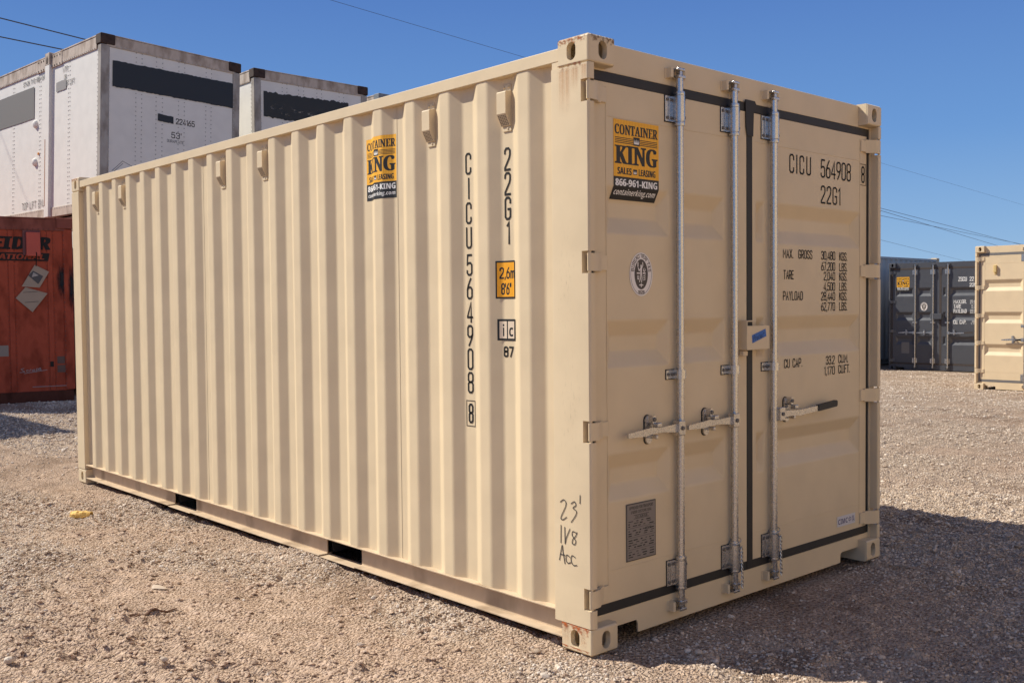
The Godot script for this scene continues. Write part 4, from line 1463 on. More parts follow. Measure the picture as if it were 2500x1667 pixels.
# cloudless sky: pale at the horizon, deep blue overhead, a faint glow of air round the sun
func clear_sky(sun_dir: Vector3) -> ImageTexture:
	var stops := [[0.0, Color8(150, 180, 206)], [4.0, Color8(127, 164, 203)], [9.0, Color8(99, 142, 196)], [17.0, Color8(78, 117, 180)], [30.0, Color8(58, 92, 152)], [60.0, Color8(42, 70, 120)], [90.0, Color8(36, 60, 106)]]
	var w := 512
	var h := 256
	var im := Image.create(w, h, false, Image.FORMAT_RGBF)
	for y in h:
		var el := 90.0 - (y + 0.5) / h * 180.0
		var c: Color = stops[0][1].srgb_to_linear()
		for i in stops.size() - 1:
			if el > stops[i][0]: c = stops[i][1].srgb_to_linear().lerp(stops[i + 1][1].srgb_to_linear(), clampf((el - stops[i][0]) / (stops[i + 1][0] - stops[i][0]), 0.0, 1.0))
		for x in w:
			var az := (x + 0.5) / w * TAU
			var e := deg_to_rad(el)
			var d := Vector3(sin(az) * cos(e), sin(e), cos(az) * cos(e)) * Vector3(-1, 1, -1)
			var k := c
			if el > 0.0:
				var a := rad_to_deg(d.angle_to(sun_dir))
				var gl := 0.9 * exp(-a / 9.0) + 0.10 * exp(-a / 30.0)
				k = Color(c.r + gl, c.g + gl * 0.97, c.b + gl * 0.90)
			im.set_pixel(x, y, k)
	return ImageTexture.create_from_image(im)

func hero(tan_paint: Material, steel: Material, rubber: Material, ink: Material, rust_dark: Material) -> void:
	var o := thing("shipping_container", "tan twenty-foot shipping container in the middle, its galvanised locking bars on closed doors", "shipping container")
	var dusty := worn(lin(0.62, 0.475, 0.325), 0.65)
	var d := iso_container(o, {"paint": tan_paint, "steel": steel, "rubber": rubber, "fine": true, "rail": dusty, "bolt": mat(lin(0.16, 0.15, 0.145), 0.5, 0.6)})
	var ld: Node3D = d.doors[0]
	var rd: Node3D = d.doors[1]
	for k in [1, 3, 9, 11, 17, 19]: vent(o, -0.545 - PITCH * (k - 1), tan_paint, rust_dark)
	# side markings, in the hollows of the corrugation
	var zt := Z_IN + 0.0016
	var y := 2.200
	for ch in "CICU":
		lettering(o, ch, side_xf(-0.847 if ch != "I" else -0.828, y - 0.103, zt), 0.103, 0.043 if ch != "I" else 0.010, 0.0098, ink)
		y -= 0.1165
	y = 1.722
	for ch in "564908":
		lettering(o, ch, side_xf(-0.846, y - 0.103, zt), 0.103, 0.043, 0.0098, ink)
		y -= 0.1120
	lettering(o, "8", side_xf(-0.842, 0.916, zt), 0.095, 0.036, 0.0105, ink)
	var b := MB.new()
	b.xf = side_xf(0, 0, zt)
	b.stroke(pts("-0.856 0.903,-0.856 1.024,-0.793 1.024,-0.793 0.903,-0.856 0.903"), 0.0032)
	part("check_digit_frame", b, ink, o)
	y = 2.192
	for ch in "22G1":
		lettering(o, ch, side_xf(-0.570 if ch != "1" else -0.558, y - 0.106, zt), 0.106, 0.044 if ch != "1" else 0.022, 0.0105, ink)
		y -= 0.1110
	lettering(o, "87", side_xf(-0.585, 1.240, zt), 0.050, 0.068, 0.0085, ink, 2.4)
	var stick := decal_mat(sticker_tex(), 0.5)
	b = MB.new()
	corrugated_sheet(b, -1.402, -1.672, 2.040, 2.366, 0.0022)
	part("sticker", b, stick, o, "yellow and black sticker wrapped over the corrugated side")
	b = MB.new()
	corrugated_sheet(b, -0.500, -0.618, 1.508, 1.680, 0.0022)
	part("height_mark", b, decal_mat(height_tex(), 0.5), o)
	b = MB.new()
	corrugated_sheet(b, -0.500, -0.612, 1.316, 1.414, 0.0022)
	part("rail_mark", b, decal_mat(ic_tex(Color(0.86, 0.78, 0.68)), 0.5), o)
	# door markings
	var xt := DOOR_X + 0.0016
	lettering(rd, "CICU", door_xf(-1.561, 2.149, xt), 0.100, 0.207, 0.0095, ink, 3.4)
	lettering(rd, "564908", door_xf(-1.865, 2.149, xt), 0.100, 0.315, 0.0095, ink, 2.0)
	lettering(rd, "8", door_xf(-2.296, 2.152, xt), 0.095, 0.036, 0.0098, ink)
	b = MB.new()
	b.xf = door_xf(0, 0, xt)
	b.stroke(pts("2.282 2.140,2.282 2.258,2.345 2.258,2.345 2.140,2.282 2.140"), 0.0032)
	part("check_digit_frame", b, ink, rd)
	lettering(rd, "22G1", door_xf(-1.866, 2.010, xt), 0.098, 0.203, 0.0095, ink, 2.4)
	for q in [["MAX.  GROSS", 1.502, 1.708, 0.280, 1.9], ["30,480", 1.871, 1.708, 0.144, 1.7], ["KGS.", 2.058, 1.706, 0.085, 1.8], ["67,200", 1.873, 1.649, 0.142, 1.7], ["LBS.", 2.059, 1.648, 0.084, 1.8], ["TARE", 1.506, 1.599, 0.097, 1.9], ["2,040", 1.898, 1.596, 0.117, 1.7], ["KGS.", 2.058, 1.595, 0.085, 1.8], ["4,500", 1.897, 1.540, 0.118, 1.7], ["LBS.", 2.059, 1.540, 0.084, 1.8], ["PAYLOAD", 1.502, 1.490, 0.188, 1.9], ["28,440", 1.871, 1.487, 0.144, 1.7], ["KGS.", 2.058, 1.486, 0.085, 1.8], ["62,770", 1.871, 1.431, 0.144, 1.7], ["LBS.", 2.059, 1.431, 0.084, 1.8], ["CU CAP.", 1.512, 1.138, 0.172, 1.9], ["33.2", 1.920, 1.138, 0.092, 1.8], ["CU.M.", 2.050, 1.140, 0.104, 1.6], ["1,170", 1.904, 1.081, 0.110, 1.8], ["CU.FT.", 2.050, 1.083, 0.124, 1.6]]:
		lettering(rd, q[0], door_xf(-q[1], q[2], xt), 0.0475, q[3], 0.0056, ink, q[4])
	# sticker on the left door, its foot folded into the groove
	b = MB.new()
	b.xf = door_xf(-0.205, 0, xt)
	var N := Vector3(0, 0, 1)
	b.quadn(Vector3(0, 1.985, 0), Vector3(0.301, 1.985, 0), Vector3(0.301, 2.271, 0), Vector3(0, 2.271, 0), N, N, N, N, Vector2(0, 0.86), Vector2(1, 0.86), Vector2(1, 0), Vector2(0, 0))
	var n2 := Vector3(0, -0.447, 0.894)
	b.quadn(Vector3(0, 1.930, -0.0275), Vector3(0.301, 1.930, -0.0275), Vector3(0.301, 1.985, 0), Vector3(0, 1.985, 0), n2, n2, n2, n2, Vector2(0, 1), Vector2(1, 1), Vector2(1, 0.86), Vector2(0, 0.86))
	part("sticker", b, stick, ld, "yellow and black sticker on the left door")
	var ov := decal_mat(oval_tex(Color(0.27, 0.235, 0.21)), 0.5)
	ov.transparency = BaseMaterial3D.TRANSPARENCY_ALPHA_SCISSOR
	ov.alpha_scissor_threshold = 0.5
	print_sheet("oval_emblem", ld, door_xf(-0.304, 1.511, xt), 0.157, 0.194, ov)
	b = MB.new()
	b.box(Vector3(DOOR_X, 0.346, -0.473), Vector3(DOOR_X + 0.003, 0.601, -0.272), 0.001)
	var pl := part("approval_plate", b, mat(lin(0.24, 0.22, 0.20), 0.45, 0.3), ld)
	print_sheet("plate_print", pl, door_xf(-0.2735, 0.3475, DOOR_X + 0.0042), 0.198, 0.252, decal_mat(plate_tex(), 0.5))
	print_sheet("maker_label", rd, door_xf(-2.040, 0.226, xt), 0.196, 0.058, decal_mat(cimc_tex(), 0.5))
	# lock box over the meeting edge
	b = MB.new()
	b.box(Vector3(DOOR_X, 1.249, -1.118), Vector3(0.0, 1.392, -1.112), 0.001)
	b.box(Vector3(DOOR_X + 0.012, 1.386, -1.192), Vector3(0.0, 1.392, -1.1181), 0.001)
	b.box(Vector3(DOOR_X + 0.004, 1.218, -1.150), Vector3(DOOR_X + 0.030, 1.243, -1.112), 0.003)
	part("lock_bracket", b, tan_paint, ld)
	b = MB.new()
	b.box(Vector3(-0.010, 1.247, -1.310), Vector3(-0.003, 1.366, -1.1195), 0.002)
	b.box(Vector3(DOOR_X + 0.004, 1.247, -1.310), Vector3(-0.0102, 1.253, -1.1195), 0.001)
	b.box(Vector3(DOOR_X, 1.247, -1.310), Vector3(-0.0102, 1.366, -1.304), 0.001)
	b.box(Vector3(DOOR_X + 0.004, 1.2532, -1.1255), Vector3(-0.0102, 1.366, -1.1195), 0.001)
	var lb := part("lock_box", b, tan_paint, rd)
	b = MB.new()
	b.xf = door_xf(0, 0, -0.0015)
	b.quadn(Vector3(1.160, 1.280, 0), Vector3(1.281, 1.312, 0), Vector3(1.273, 1.350, 0), Vector3(1.156, 1.319, 0), N, N, N, N)
	part("blue_tape", b, mat(lin(0.055, 0.155, 0.45), 0.7), lb)
	scribble(lb, "tape_writing", door_xf(-1.170, 1.290, -0.0006), [pts("0 0,2 18,7 22,8 15,3 12"), pts("12 3,13 15,18 17"), pts("22 5,20 12,25 16,28 10,22 5"), pts("34 8,33 18,40 22"), pts("42 9,48 24,54 12,44 17"), pts("60 13,62 28,70 30")].map(func(l): return Transform2D(0, Vector2(0.0013, 0.0013), 0, Vector2.ZERO) * l), 0.0022, ink)
	# cable seals on the second and third bars
	for r in [[-1.040, ld], [-1.378, rd]]:
		b = MB.new()
		for s in 2:
			var p := PackedVector3Array()
			for i in 26:
				var t := i / 25.0
				p.append(Vector3(DOOR_X + 0.060 + 0.004 * sin(i * 1.3 + s * PI), 0.300 - t * 0.21, r[0] - 0.012 + 0.004 * cos(i * 1.3 + s * PI) - 0.006 * t))
			b.tube(p, 0.0034, 6)
		var q := PackedVector3Array()
		for i in 17:
			var a := TAU * i / 16.0
			q.append(Vector3(DOOR_X + 0.028 + 0.030 * cos(a), 0.318 - 0.014 * sin(a), r[0] + 0.028 * sin(a)))
		b.tube(q, 0.0026, 6)
		part("cable_seal", b, steel, r[1])
	# rust, drips and scuffs
	var rust_a := Color(0.40, 0.14, 0.045, 0.95)
	var rust_b := Color(0.72, 0.38, 0.12, 0.95)
	var edge := stain_mat(stain_tex(3, "edge", 128, 48, rust_a, rust_b))
	var drip := stain_mat(stain_tex(8, "drip", 96, 128, Color(0.66, 0.36, 0.12, 0.62), Color(0.80, 0.56, 0.28, 0.62)))
	var spots := stain_mat(stain_tex(12, "spots", 96, 96, rust_a, rust_b))
	var scuff := stain_mat(stain_tex(17, "scuff", 128, 256, Color(0.42, 0.33, 0.25, 0.75), Color(0.55, 0.44, 0.33, 0.75)))
	var ze := 0.0011
	var heavy := stain_mat(stain_tex(6, "edge", 128, 40, Color(0.55, 0.20, 0.045, 1.0), Color(0.78, 0.40, 0.12, 1.0)))
	print_sheet("rust_stain", o, side_xf(-0.176, 2.545, ze), 0.160, 0.040, edge)
	print_sheet("rust_stain", o, side_xf(-0.179, 2.455, ze), 0.135, 0.026, stain_mat(stain_tex(5, "edge", 96, 20, Color(0.30, 0.085, 0.025, 1.0), Color(0.50, 0.20, 0.06, 1.0))))
	print_sheet("rust_stain", o, side_xf(-0.184, 2.27, ze), 0.085, 0.196, drip)
	print_sheet("rust_stain", o, side_xf(-0.105, 2.36, ze), 0.050, 0.105, drip)
	print_sheet("rust_stain", o, side_xf(-0.045, 2.38, ze), 0.036, 0.085, drip)
	print_sheet("rust_stain", o, side_xf(-0.177, 0.062, ze), 0.162, 0.056, heavy)
	print_sheet("rust_stain", o, side_xf(-0.178, 0.010, ze), 0.050, 0.105, drip)
	print_sheet("rust_stain", o, side_xf(-0.074, 0.022, ze), 0.038, 0.085, drip)
	print_sheet("rust_stain", o, side_xf(-0.066, 0.030, ze + 0.0006), 0.034, 0.070, spots)
	print_sheet("rust_stain", o, side_xf(-0.176, 0.006, ze), 0.160, 0.016, heavy)
	print_sheet("rust_stain", o, side_xf(-0.170, 0.125, ze), 0.060, 0.070, stain_mat(stain_tex(7, "scuff", 64, 64, Color(0.5, 0.25, 0.15, 0.9), Color(0.6, 0.35, 0.2, 0.9))))
	print_sheet("rust_stain", o, door_xf(-0.016, 2.535, ze), 0.142, 0.052, stain_mat(stain_tex(9, "edge", 128, 48, Color(0.28, 0.19, 0.12, 0.8), Color(0.5, 0.34, 0.20, 0.8))))
	print_sheet("rust_stain", o, side_xf(-6.054, 2.545, ze), 0.160, 0.040, edge)
	print_sheet("scuff_mark", o, side_xf(-0.190, 0.70, ze), 0.150, 0.62, scuff)
	print_sheet("scuff_mark", o, side_xf(-0.200, 1.30, ze), 0.130, 0.55, scuff)
	scribble(o, "marker_writing", side_xf(-0.180, 0.50, 0.0013), [pts("0 95,14 104,24 96,20 80,2 48,10 42,26 52"), pts("46 96,60 104,66 94,54 84,68 76,64 62,46 40"), pts("84 126,83 102"), pts("2 24,1 -30"), pts("18 20,19 -30"), pts("19 -30,26 -8,40 18"), pts("66 10,52 12,50 0,64 -14,60 -26,50 -24,52 -12,64 0,70 12"), pts("-6 -84,6 -38,10 -60,18 -92"), pts("-2 -66,18 -66"), pts("38 -68,26 -64,22 -78,30 -88,42 -84"), pts("62 -66,48 -62,44 -78,54 -90,68 -88")].map(func(l): return Transform2D(0, Vector2(0.0014, 0.0014), 0, Vector2.ZERO) * l), 0.0042, mat(lin(0.05, 0.042, 0.035), 0.7))

func yard(white_paint: Material, slate: Material, pale: Material, cream: Material, red: Material, bright_red: Material, alu: Material, post: Material, steel: Material, rubber: Material, ink: Material, white_ink: Material, rust: Material, rivet: Material, red_rivet: Material) -> void:
	var place := func(x: float, y: float, z: float, yaw: float, roll: float) -> Transform3D:
		return Transform3D(Basis(Vector3.UP, yaw - PI / 2.0) * Basis(Vector3(1, 0, 0), -roll), Vector3(x, y, z))
	var group := "white freight boxes stacked behind the tan container"
	var soot := mat(lin(0.018, 0.019, 0.021), 0.5)
	var grey_ink := mat(lin(0.20, 0.195, 0.19), 0.7)
	var P := {"paint": white_paint, "rail": alu, "fitting": rust, "post": post, "rivet": rivet}
	# upper white box with the number
	var o := thing("freight_box", "white riveted freight box with a broad black band and number 224165 on its end", "freight container", place.call(-13.999, 3.132, -3.143, 1.6447, 0.0345), group)
	freight_box(o, P)
	paint_band(o, "painted_band", door_xf(0, 0, -0.009), 0.203, 2.462, [2.05, 2.067], [2.484, 2.512], 0.014, soot, 2)
	paint_band(o, "painted_patch", door_xf(0, 0, -0.009), 1.005, 1.294, [1.61, 1.60], [1.735, 1.72], 0.008, soot, 3)
	lettering(o, "224165", door_xf(-1.342, 1.603, -0.0165), 0.103, 0.357, 0.014, ink)
	lettering(o, "53'", door_xf(-1.260, 1.352, -0.0165), 0.108, 0.190, 0.014, ink, 2.2)
	lettering(o, "DURAPLATE", door_xf(-1.181, 1.272, -0.0165), 0.052, 0.310, 0.0085, grey_ink)
	scribble(o, "placard_trace", door_xf(0, 0, -0.0165), [pts("0.213 0.657,0.30 0.74,0.394 0.838"), pts("0.25 0.65,0.40 0.80"), pts("0.394 0.838,0.552 0.773")], 0.009, grey_ink)
	var sz := -0.0135
	lettering(o, "STACK TWO HIGH ONLY", side_xf(-3.287, 2.500, sz), 0.090, 1.070, 0.014, grey_ink)
	lettering(o, "WTP", side_xf(-1.535, 2.482, sz), 0.098, 0.215, 0.012, grey_ink)
	lettering(o, "OR", side_xf(-1.470, 2.355, sz), 0.085, 0.100, 0.012, grey_ink)
	lettering(o, "TOP LIFT", side_xf(-1.480, 2.228, sz), 0.095, 0.440, 0.012, grey_ink)
	lettering(o, "TOP LIFT ONLY", side_xf(-3.304, 0.215, sz), 0.130, 1.120, 0.014, grey_ink)
	paint_band(o, "painted_band", side_xf(0, 0, -0.012), -9.0, -2.768, [1.855, 1.853], [2.436, 2.436], 0.006, mat(lin(0.155, 0.145, 0.135), 0.7), 4)
	paint_band(o, "painted_patch", side_xf(0, 0, -0.011), -1.795, -1.381, [2.185, 2.185], [2.352, 2.352], 0.008, mat(lin(0.26, 0.245, 0.235), 0.7), 5)
	for q in [[-2.69, 1.741, 0.075], [-2.706, 1.051, 0.075]]:
		var b := MB.new()
		b.xf = Transform3D(Basis(Vector3(1, 0, 0), PI / 2.0), Vector3(q[0], q[1], -0.022))
		b.lathe([[q[2], 0.0], [q[2] * 0.97, 0.02], [q[2] * 0.75, 0.045], [q[2] * 0.3, 0.056], [0.0, 0.057]], Vector3.ZERO, 16)
		part("vent_dome", b, white_paint, o)
	var bo := MB.new()
	bo.box(Vector3(-2.575, 1.165, -0.022), Vector3(-2.525, 1.212, 0.0), 0.008)
	part("marker_lamp", bo, mat(lin(0.75, 0.30, 0.04), 0.4), o)
	bo = MB.new()
	bo.box(Vector3(-2.150, 0.2, 0.0385), Vector3(-2.120, 1.39, 0.0392))
	part("rust_stain", bo, mat(lin(0.33, 0.15, 0.08), 0.9), o)
	# second white box
	o = thing("freight_box", "white riveted freight box with a scratched black band, second in the raised row", "freight container", place.call(-14.75, 3.16, -6.366, 1.573, 0.0056), group)
	freight_box(o, P)
	paint_band(o, "painted_band", door_xf(0, 0, -0.009), 0.205, 2.13, [2.01, 1.93], [2.478, 2.508], 0.035, mat(lin(0.026, 0.026, 0.024), 0.6), 12)
	var flake := stain_mat(stain_tex(23, "spots", 128, 48, Color(0.7, 0.68, 0.65, 1.0), Color(0.55, 0.53, 0.5, 1.0)))
	print_sheet("flaked_paint", o, door_xf(-0.35, 2.05, -0.0075), 1.5, 0.24, flake)
	# third, of which only the top corner shows
	o = thing("freight_box", "white freight box farthest along the raised row, only its top corner showing", "freight container", place.call(-15.0, 3.13, -9.43, 1.5708, 0.0), group)
	P = P.duplicate()
	P.plain = true
	P.fitting = mat(lin(0.20, 0.21, 0.22), 0.5)
	freight_box(o, P)
	P.fitting = rust
	# what the row stands on, and the tall stack out of the frame whose shadow reaches the dirt
	var under := [[-14.15, 0.22, -3.15, "white freight box on the ground under the one numbered 224165"], [-14.75, 0.20, -6.37, "white freight box on the ground under the scratched black band one"], [-15.0, 0.17, -9.43, "white freight box on the ground under the farthest of the row"], [-14.45, 0.05, 4.72, "white freight box on the ground beside the red one, toward the sun"]]
	var proto: Node3D = null
	for q in under:
		var at: Transform3D = place.call(q[0], q[1], q[2], PI / 2.0, 0.0)
		if proto == null:
			proto = thing("freight_box", q[3], "freight container", at, group)
			freight_box(proto, P)
			o = proto
		else:
			o = proto.duplicate()
			o.name = numbered("freight_box")
			add_child(o, true)
			o.transform = at
			o.set_meta("label", q[3])
	o = proto.duplicate()
	o.name = numbered("freight_box")
	add_child(o, true)
	o.transform = place.call(-14.45, 2.97, 4.72, PI / 2.0, 0.0)
	o.set_meta("label", "white freight box on top of the stack beside the red one, toward the sun")

	# added reflectors out of view: sunlit cream containers bouncing light onto the shaded doors
	for q in [[-9.0, 0.0, "added cream container out of view, bouncing light onto the doors, on the ground toward the slate container"], [3.4, 0.0, "added cream container out of view, bouncing light onto the doors, on the ground behind the camera"], [-9.0, 2.6, "added cream container out of view, bouncing light onto the doors, stacked toward the slate container"], [3.4, 2.6, "added cream container out of view, bouncing light onto the doors, stacked behind the camera"]]:
		o = thing("shipping_container", q[2], "shipping container", Transform3D(Basis(Vector3.UP, -PI / 2.0), Vector3(9.0, q[1] - 0.02, q[0])), "added cream containers out of view that bounce light onto the doors")
		for t in [[Vector3(-12.1, 0.0, -2.40), Vector3(0.0, 0.16, -0.01), "bottom_side_rail"], [Vector3(-12.1, 2.50, -2.40), Vector3(0.0, 2.59, -0.01), "top_side_rail"], [Vector3(-12.08, 0.161, -2.38), Vector3(-0.02, 2.499, -0.06), "body"]]:
			var bb := MB.new()
			bb.box(t[0], t[1], 0.004)
			part(t[2], bb, cream, o)
		var bc := MB.new()
		corrugated_sheet(bc, -0.2, -11.95, 0.161, 2.499, 0.0)
		part("side_panel", bc, cream, o)
		for x in [-12.192, -0.17]:
			bc = MB.new()
			bc.box(Vector3(x, 0.0, -0.17), Vector3(x + 0.178, 2.591, 0.0), 0.006)
			part("corner_post", bc, cream, o)

	# red box
	o = thing("freight_box", "red freight box with black lettering and two hanging placard holders on its end", "freight container", place.call(-14.21, 0.037, -0.0713, deg_to_rad(80.0), 0.0))
	freight_box(o, {"paint": red, "rail": worn(lin(0.30, 0.095, 0.066)), "fitting": worn(lin(0.28, 0.085, 0.058)), "post": red, "sill": worn(lin(0.10, 0.036, 0.024), 0.8), "rivet": red_rivet, "columns": []})
	for u in [0.592, 1.146, 1.700, 2.254]:
		var b := MB.new()
		b.box(Vector3(-0.018, 0.175, -u - 0.037), Vector3(-0.006, 2.68, -u + 0.037), 0.004)
		part("wall_rib", b, red, o)
		for s in [-0.05, 0.05]: rivets(o, red_rivet, door_xf(0, 0, -0.018), Vector2(u + s, 0.2), Vector2(u + s, 2.68), 0.06, 0.007)
	rivets(o, red_rivet, door_xf(0, 0, -0.018), Vector2(2.47, 0.2), Vector2(2.47, 2.68), 0.06, 0.007)
	var b3 := MB.new()
	b3.xf = door_xf(0, 0, -0.0045)
	for dx in [-0.012, 0.0, 0.012]: mesh_text(b3, "SCHNEIDER", "Droid Sans", 0.62 + dx, 2.385, 2.255 + dx, 2.590, 0.035, dx * 0.02)
	part("lettering", b3, ink, o)
	b3 = MB.new()
	b3.xf = door_xf(0, 0, -0.0045)
	b3.quadn(Vector3(0.50, 2.212, 0), Vector3(2.228, 2.212, 0), Vector3(2.252, 2.336, 0), Vector3(0.524, 2.346, 0), Vector3(0, 0, 1), Vector3(0, 0, 1), Vector3(0, 0, 1), Vector3(0, 0, 1))
	part("lettering_bar", b3, ink, o)
	b3 = MB.new()
	b3.xf = door_xf(0, 0, -0.0025)
	for dx in [-0.004, 0.004]: mesh_text(b3, "NATIONAL", "Droid Sans", 1.42 + dx, 2.236, 2.165 + dx, 2.318, 0.02, dx * 0.05)
	part("lettering", b3, red, o)
	b3 = MB.new()
	b3.box(Vector3(-0.004, 2.30, -2.125), Vector3(0.008, 2.690, -1.868), 0.003)
	part("panel_frame", b3, paint(lin(0.17, 0.05, 0.045), 0.6), o)
	b3 = MB.new()
	b3.box(Vector3(0.008, 2.285, -2.117), Vector3(0.050, 2.661, -1.913), 0.008)
	b3.box(Vector3(0.050, 2.440, -2.115), Vector3(0.052, 2.446, -1.915))
	part("red_cover", b3, bright_red, o)
	var holder := paint(lin(0.43, 0.325, 0.235), 0.75, 0.03, 0.3)
	for q in [[pts("2.036 2.141,2.222 2.040,2.088 1.805,1.852 1.820"), "placard_holder"], [pts("1.763 1.633,1.982 1.427,2.191 1.701,1.894 1.793"), "placard_holder"]]:
		b3 = MB.new()
		var p: PackedVector2Array = q[0]
		var w := 0.006
		plate_yz(b3, p, 0.004, 0.010)
		b3.xf = door_xf(0, 0, 0.0115)
		b3.stroke(PackedVector2Array([p[0], p[1], p[2], p[3], p[0]]), 0.018)
		var h := part(q[1], b3, holder, o)
		var c := (p[0] + p[1] + p[2] + p[3]) / 4.0
		if p[0].y > 2.0:
			b3 = MB.new()
			b3.xf = door_xf(0, 0, 0.0125)
			b3.quadn(Vector3(1.935, 1.985, 0), Vector3(2.005, 2.060, 0), Vector3(2.150, 1.975, 0), Vector3(2.075, 1.850, 0), Vector3(0, 0, 1), Vector3(0, 0, 1), Vector3(0, 0, 1), Vector3(0, 0, 1))
			part("placard_face", b3, mat(lin(0.085, 0.075, 0.072), 0.6), h)
			b3 = MB.new()
			b3.xf = door_xf(0, 0, 0.0140)
			b3.tri(Vector3(1.985, 1.96, 0), Vector3(2.01, 2.035, 0), Vector3(2.085, 1.985, 0), Vector3(0, 0, 1), Vector3(0, 0, 1), Vector3(0, 0, 1))
			part("placard_print", b3, mat(lin(0.42, 0.37, 0.32), 0.7), h)
		else:
			b3 = MB.new()
			b3.xf = door_xf(0, 0, 0.0125)
			for l in [pts("1.86 1.72,2.06 1.735"), pts("1.88 1.565,2.07 1.58")]: b3.stroke(l, 0.008)
			part("placard_slot", b3, mat(lin(0.10, 0.08, 0.065), 0.7), h)
	b3 = MB.new()
	b3.tube(PackedVector3Array([Vector3(0.056, 2.345, -2.055), Vector3(0.054, 2.28, -2.058), Vector3(0.02, 2.16, -2.052), Vector3(0.012, 2.13, -2.050)]), 0.007, 6)
	part("hanging_cord", b3, ink, o)
	var spray := stain_mat(stain_tex(31, "spray", 64, 128, Color(0.10, 0.10, 0.105, 0.93), Color(0.13, 0.13, 0.135, 0.93)))
	print_sheet("black_spray", o, door_xf(-2.335, 1.57, -0.0045), 0.17, 0.68, spray)
	print_sheet("black_spray", o, door_xf(-2.50, 1.35, 0.0016), 0.12, 0.90, spray)
	scribble(o, "chalk_writing", door_xf(-1.782, 0.455, -0.0100), [pts("60 72,20 66,40 44,70 26,20 18,0 20"), pts("120 50,96 46,100 28,126 30"), pts("140 28,144 52,160 54"), pts("196 50,174 46,178 30,200 34,202 56,206 30"), pts("226 16,232 62,256 60,254 42,232 40"), pts("270 52,292 58,286 74,268 66,270 48,300 44"), pts("60 2,380 42")].map(func(l): return Transform2D(0, Vector2(0.00103, 0.00112), 0, Vector2.ZERO) * l), 0.009, mat(lin(0.36, 0.27, 0.25), 0.8))
	b3 = MB.new()
	b3.box(Vector3(-0.0175, 0.236, -2.50), Vector3(-0.0045, 0.246, -1.96), 0.001)
	b3.box(Vector3(-0.0175, 0.247, -2.503), Vector3(-0.0045, 1.30, -2.493), 0.001)
	part("sealant_bead", b3, mat(lin(0.36, 0.30, 0.28), 0.7), o)
	for q in [[2.326, 0.595, 0.11, 0.115], [2.326, 0.455, 0.12, 0.115], [1.49, 0.733, 0.145, 0.17]]:
		b3 = MB.new()
		b3.box(Vector3(-0.0175, q[1], -q[0] - q[2]), Vector3(-0.012, q[1] + q[3], -q[0]), 0.001)
		part("faded_label", b3, stain_free(q[0]), o)
	b3 = MB.new()
	b3.box(Vector3(-0.006, 0.549, -2.273), Vector3(-0.001, 0.632, -2.222), 0.002)
	part("socket", b3, ink, o)

	# slate container
	var yw := deg_to_rad(6.81)
	o = thing("shipping_container", "dark slate grey shipping container with bright locking bars and white lettering", "shipping container", place.call(-9.163, -0.163, -20.3, yw, 0.0))
	var d := iso_container(o, {"paint": slate, "steel": steel, "rubber": mat(lin(0.06, 0.045, 0.038), 0.7)})
	var ld: Node3D = d.doors[0]
	var rd: Node3D = d.doors[1]
	var xt := DOOR_X + 0.003
	print_sheet("sticker", ld, door_xf(-0.178, 1.915, xt), 0.302, 0.334, decal_mat(sticker_tex(), 0.5))
	var ov := decal_mat(oval_tex(Color(0.20, 0.17, 0.15)), 0.5)
	ov.transparency = BaseMaterial3D.TRANSPARENCY_ALPHA_SCISSOR
	ov.alpha_scissor_threshold = 0.5
	print_sheet("oval_emblem", ld, door_xf(-0.745, 1.432, xt), 0.165, 0.207, ov)
	for q in [["ZSCU", 1.605, 2.120, 0.100, 0.195, 0.014], ["22", 1.857, 2.120, 0.100, 0.098, 0.014], ["1486", 1.990, 2.120, 0.100, 0.200, 0.014], ["22G1", 1.857, 1.988, 0.090, 0.190, 0.014], ["MAX.GR.", 1.504, 1.600, 0.092, 0.292, 0.013], ["TARE", 1.504, 1.492, 0.092, 0.172, 0.013], ["PAYLOAD", 1.504, 1.380, 0.092, 0.294, 0.013], ["CU. CAP.", 1.500, 1.122, 0.092, 0.290, 0.013], ["30,480", 1.870, 1.640, 0.040, 0.180, 0.006], ["67,200", 1.870, 1.592, 0.040, 0.180, 0.006], ["2,180", 1.900, 1.530, 0.040, 0.150, 0.006], ["4,810", 1.900, 1.482, 0.040, 0.150, 0.006], ["28,300", 1.870, 1.420, 0.040, 0.180, 0.006], ["62,390", 1.870, 1.372, 0.040, 0.180, 0.006], ["33.2", 1.915, 1.165, 0.040, 0.120, 0.006], ["1,172", 1.890, 1.115, 0.040, 0.150, 0.006]]:
		lettering(rd, q[0], door_xf(-q[1], q[2], xt), q[3], q[4], q[5], white_ink)
	print_sheet("approval_plate", ld, door_xf(-0.297, 0.411, xt), 0.186, 0.270, mat(lin(0.16, 0.155, 0.15), 0.5))
	b3 = MB.new()
	b3.box(Vector3(DOOR_X, 1.236, -1.256), Vector3(0.03, 1.370, -1.067), 0.006)
	part("lock_box", b3, slate, ld)

	# pale container beyond, seen along its shaded side
	o = thing("shipping_container", "pale grey corrugated container behind the slate one, seen along its shaded side", "shipping container", Transform3D(Basis(Vector3.UP, PI / 2.0).scaled_local(Vector3(1, 2.896 / 2.591, 1)), Vector3(-10.15, -0.18, -25.15)))
	iso_container(o, {"paint": pale, "steel": steel, "rubber": rubber, "casting": cream})

	# cream container at the edge of the frame
	o = thing("shipping_container", "sunlit cream container cut off by the frame, its door hung on five hinges", "shipping container", place.call(-5.031, -0.116, -15.472, 0.0, 0.0))
	d = iso_container(o, {"paint": cream, "steel": steel, "rubber": mat(lin(0.16, 0.15, 0.145), 0.6), "hinges": [2.358, 1.848, 1.342, 0.850, 0.345], "rods": [[-0.860, -1.09], [-1.378]]})
	ld = d.doors[0]
	b3 = MB.new()
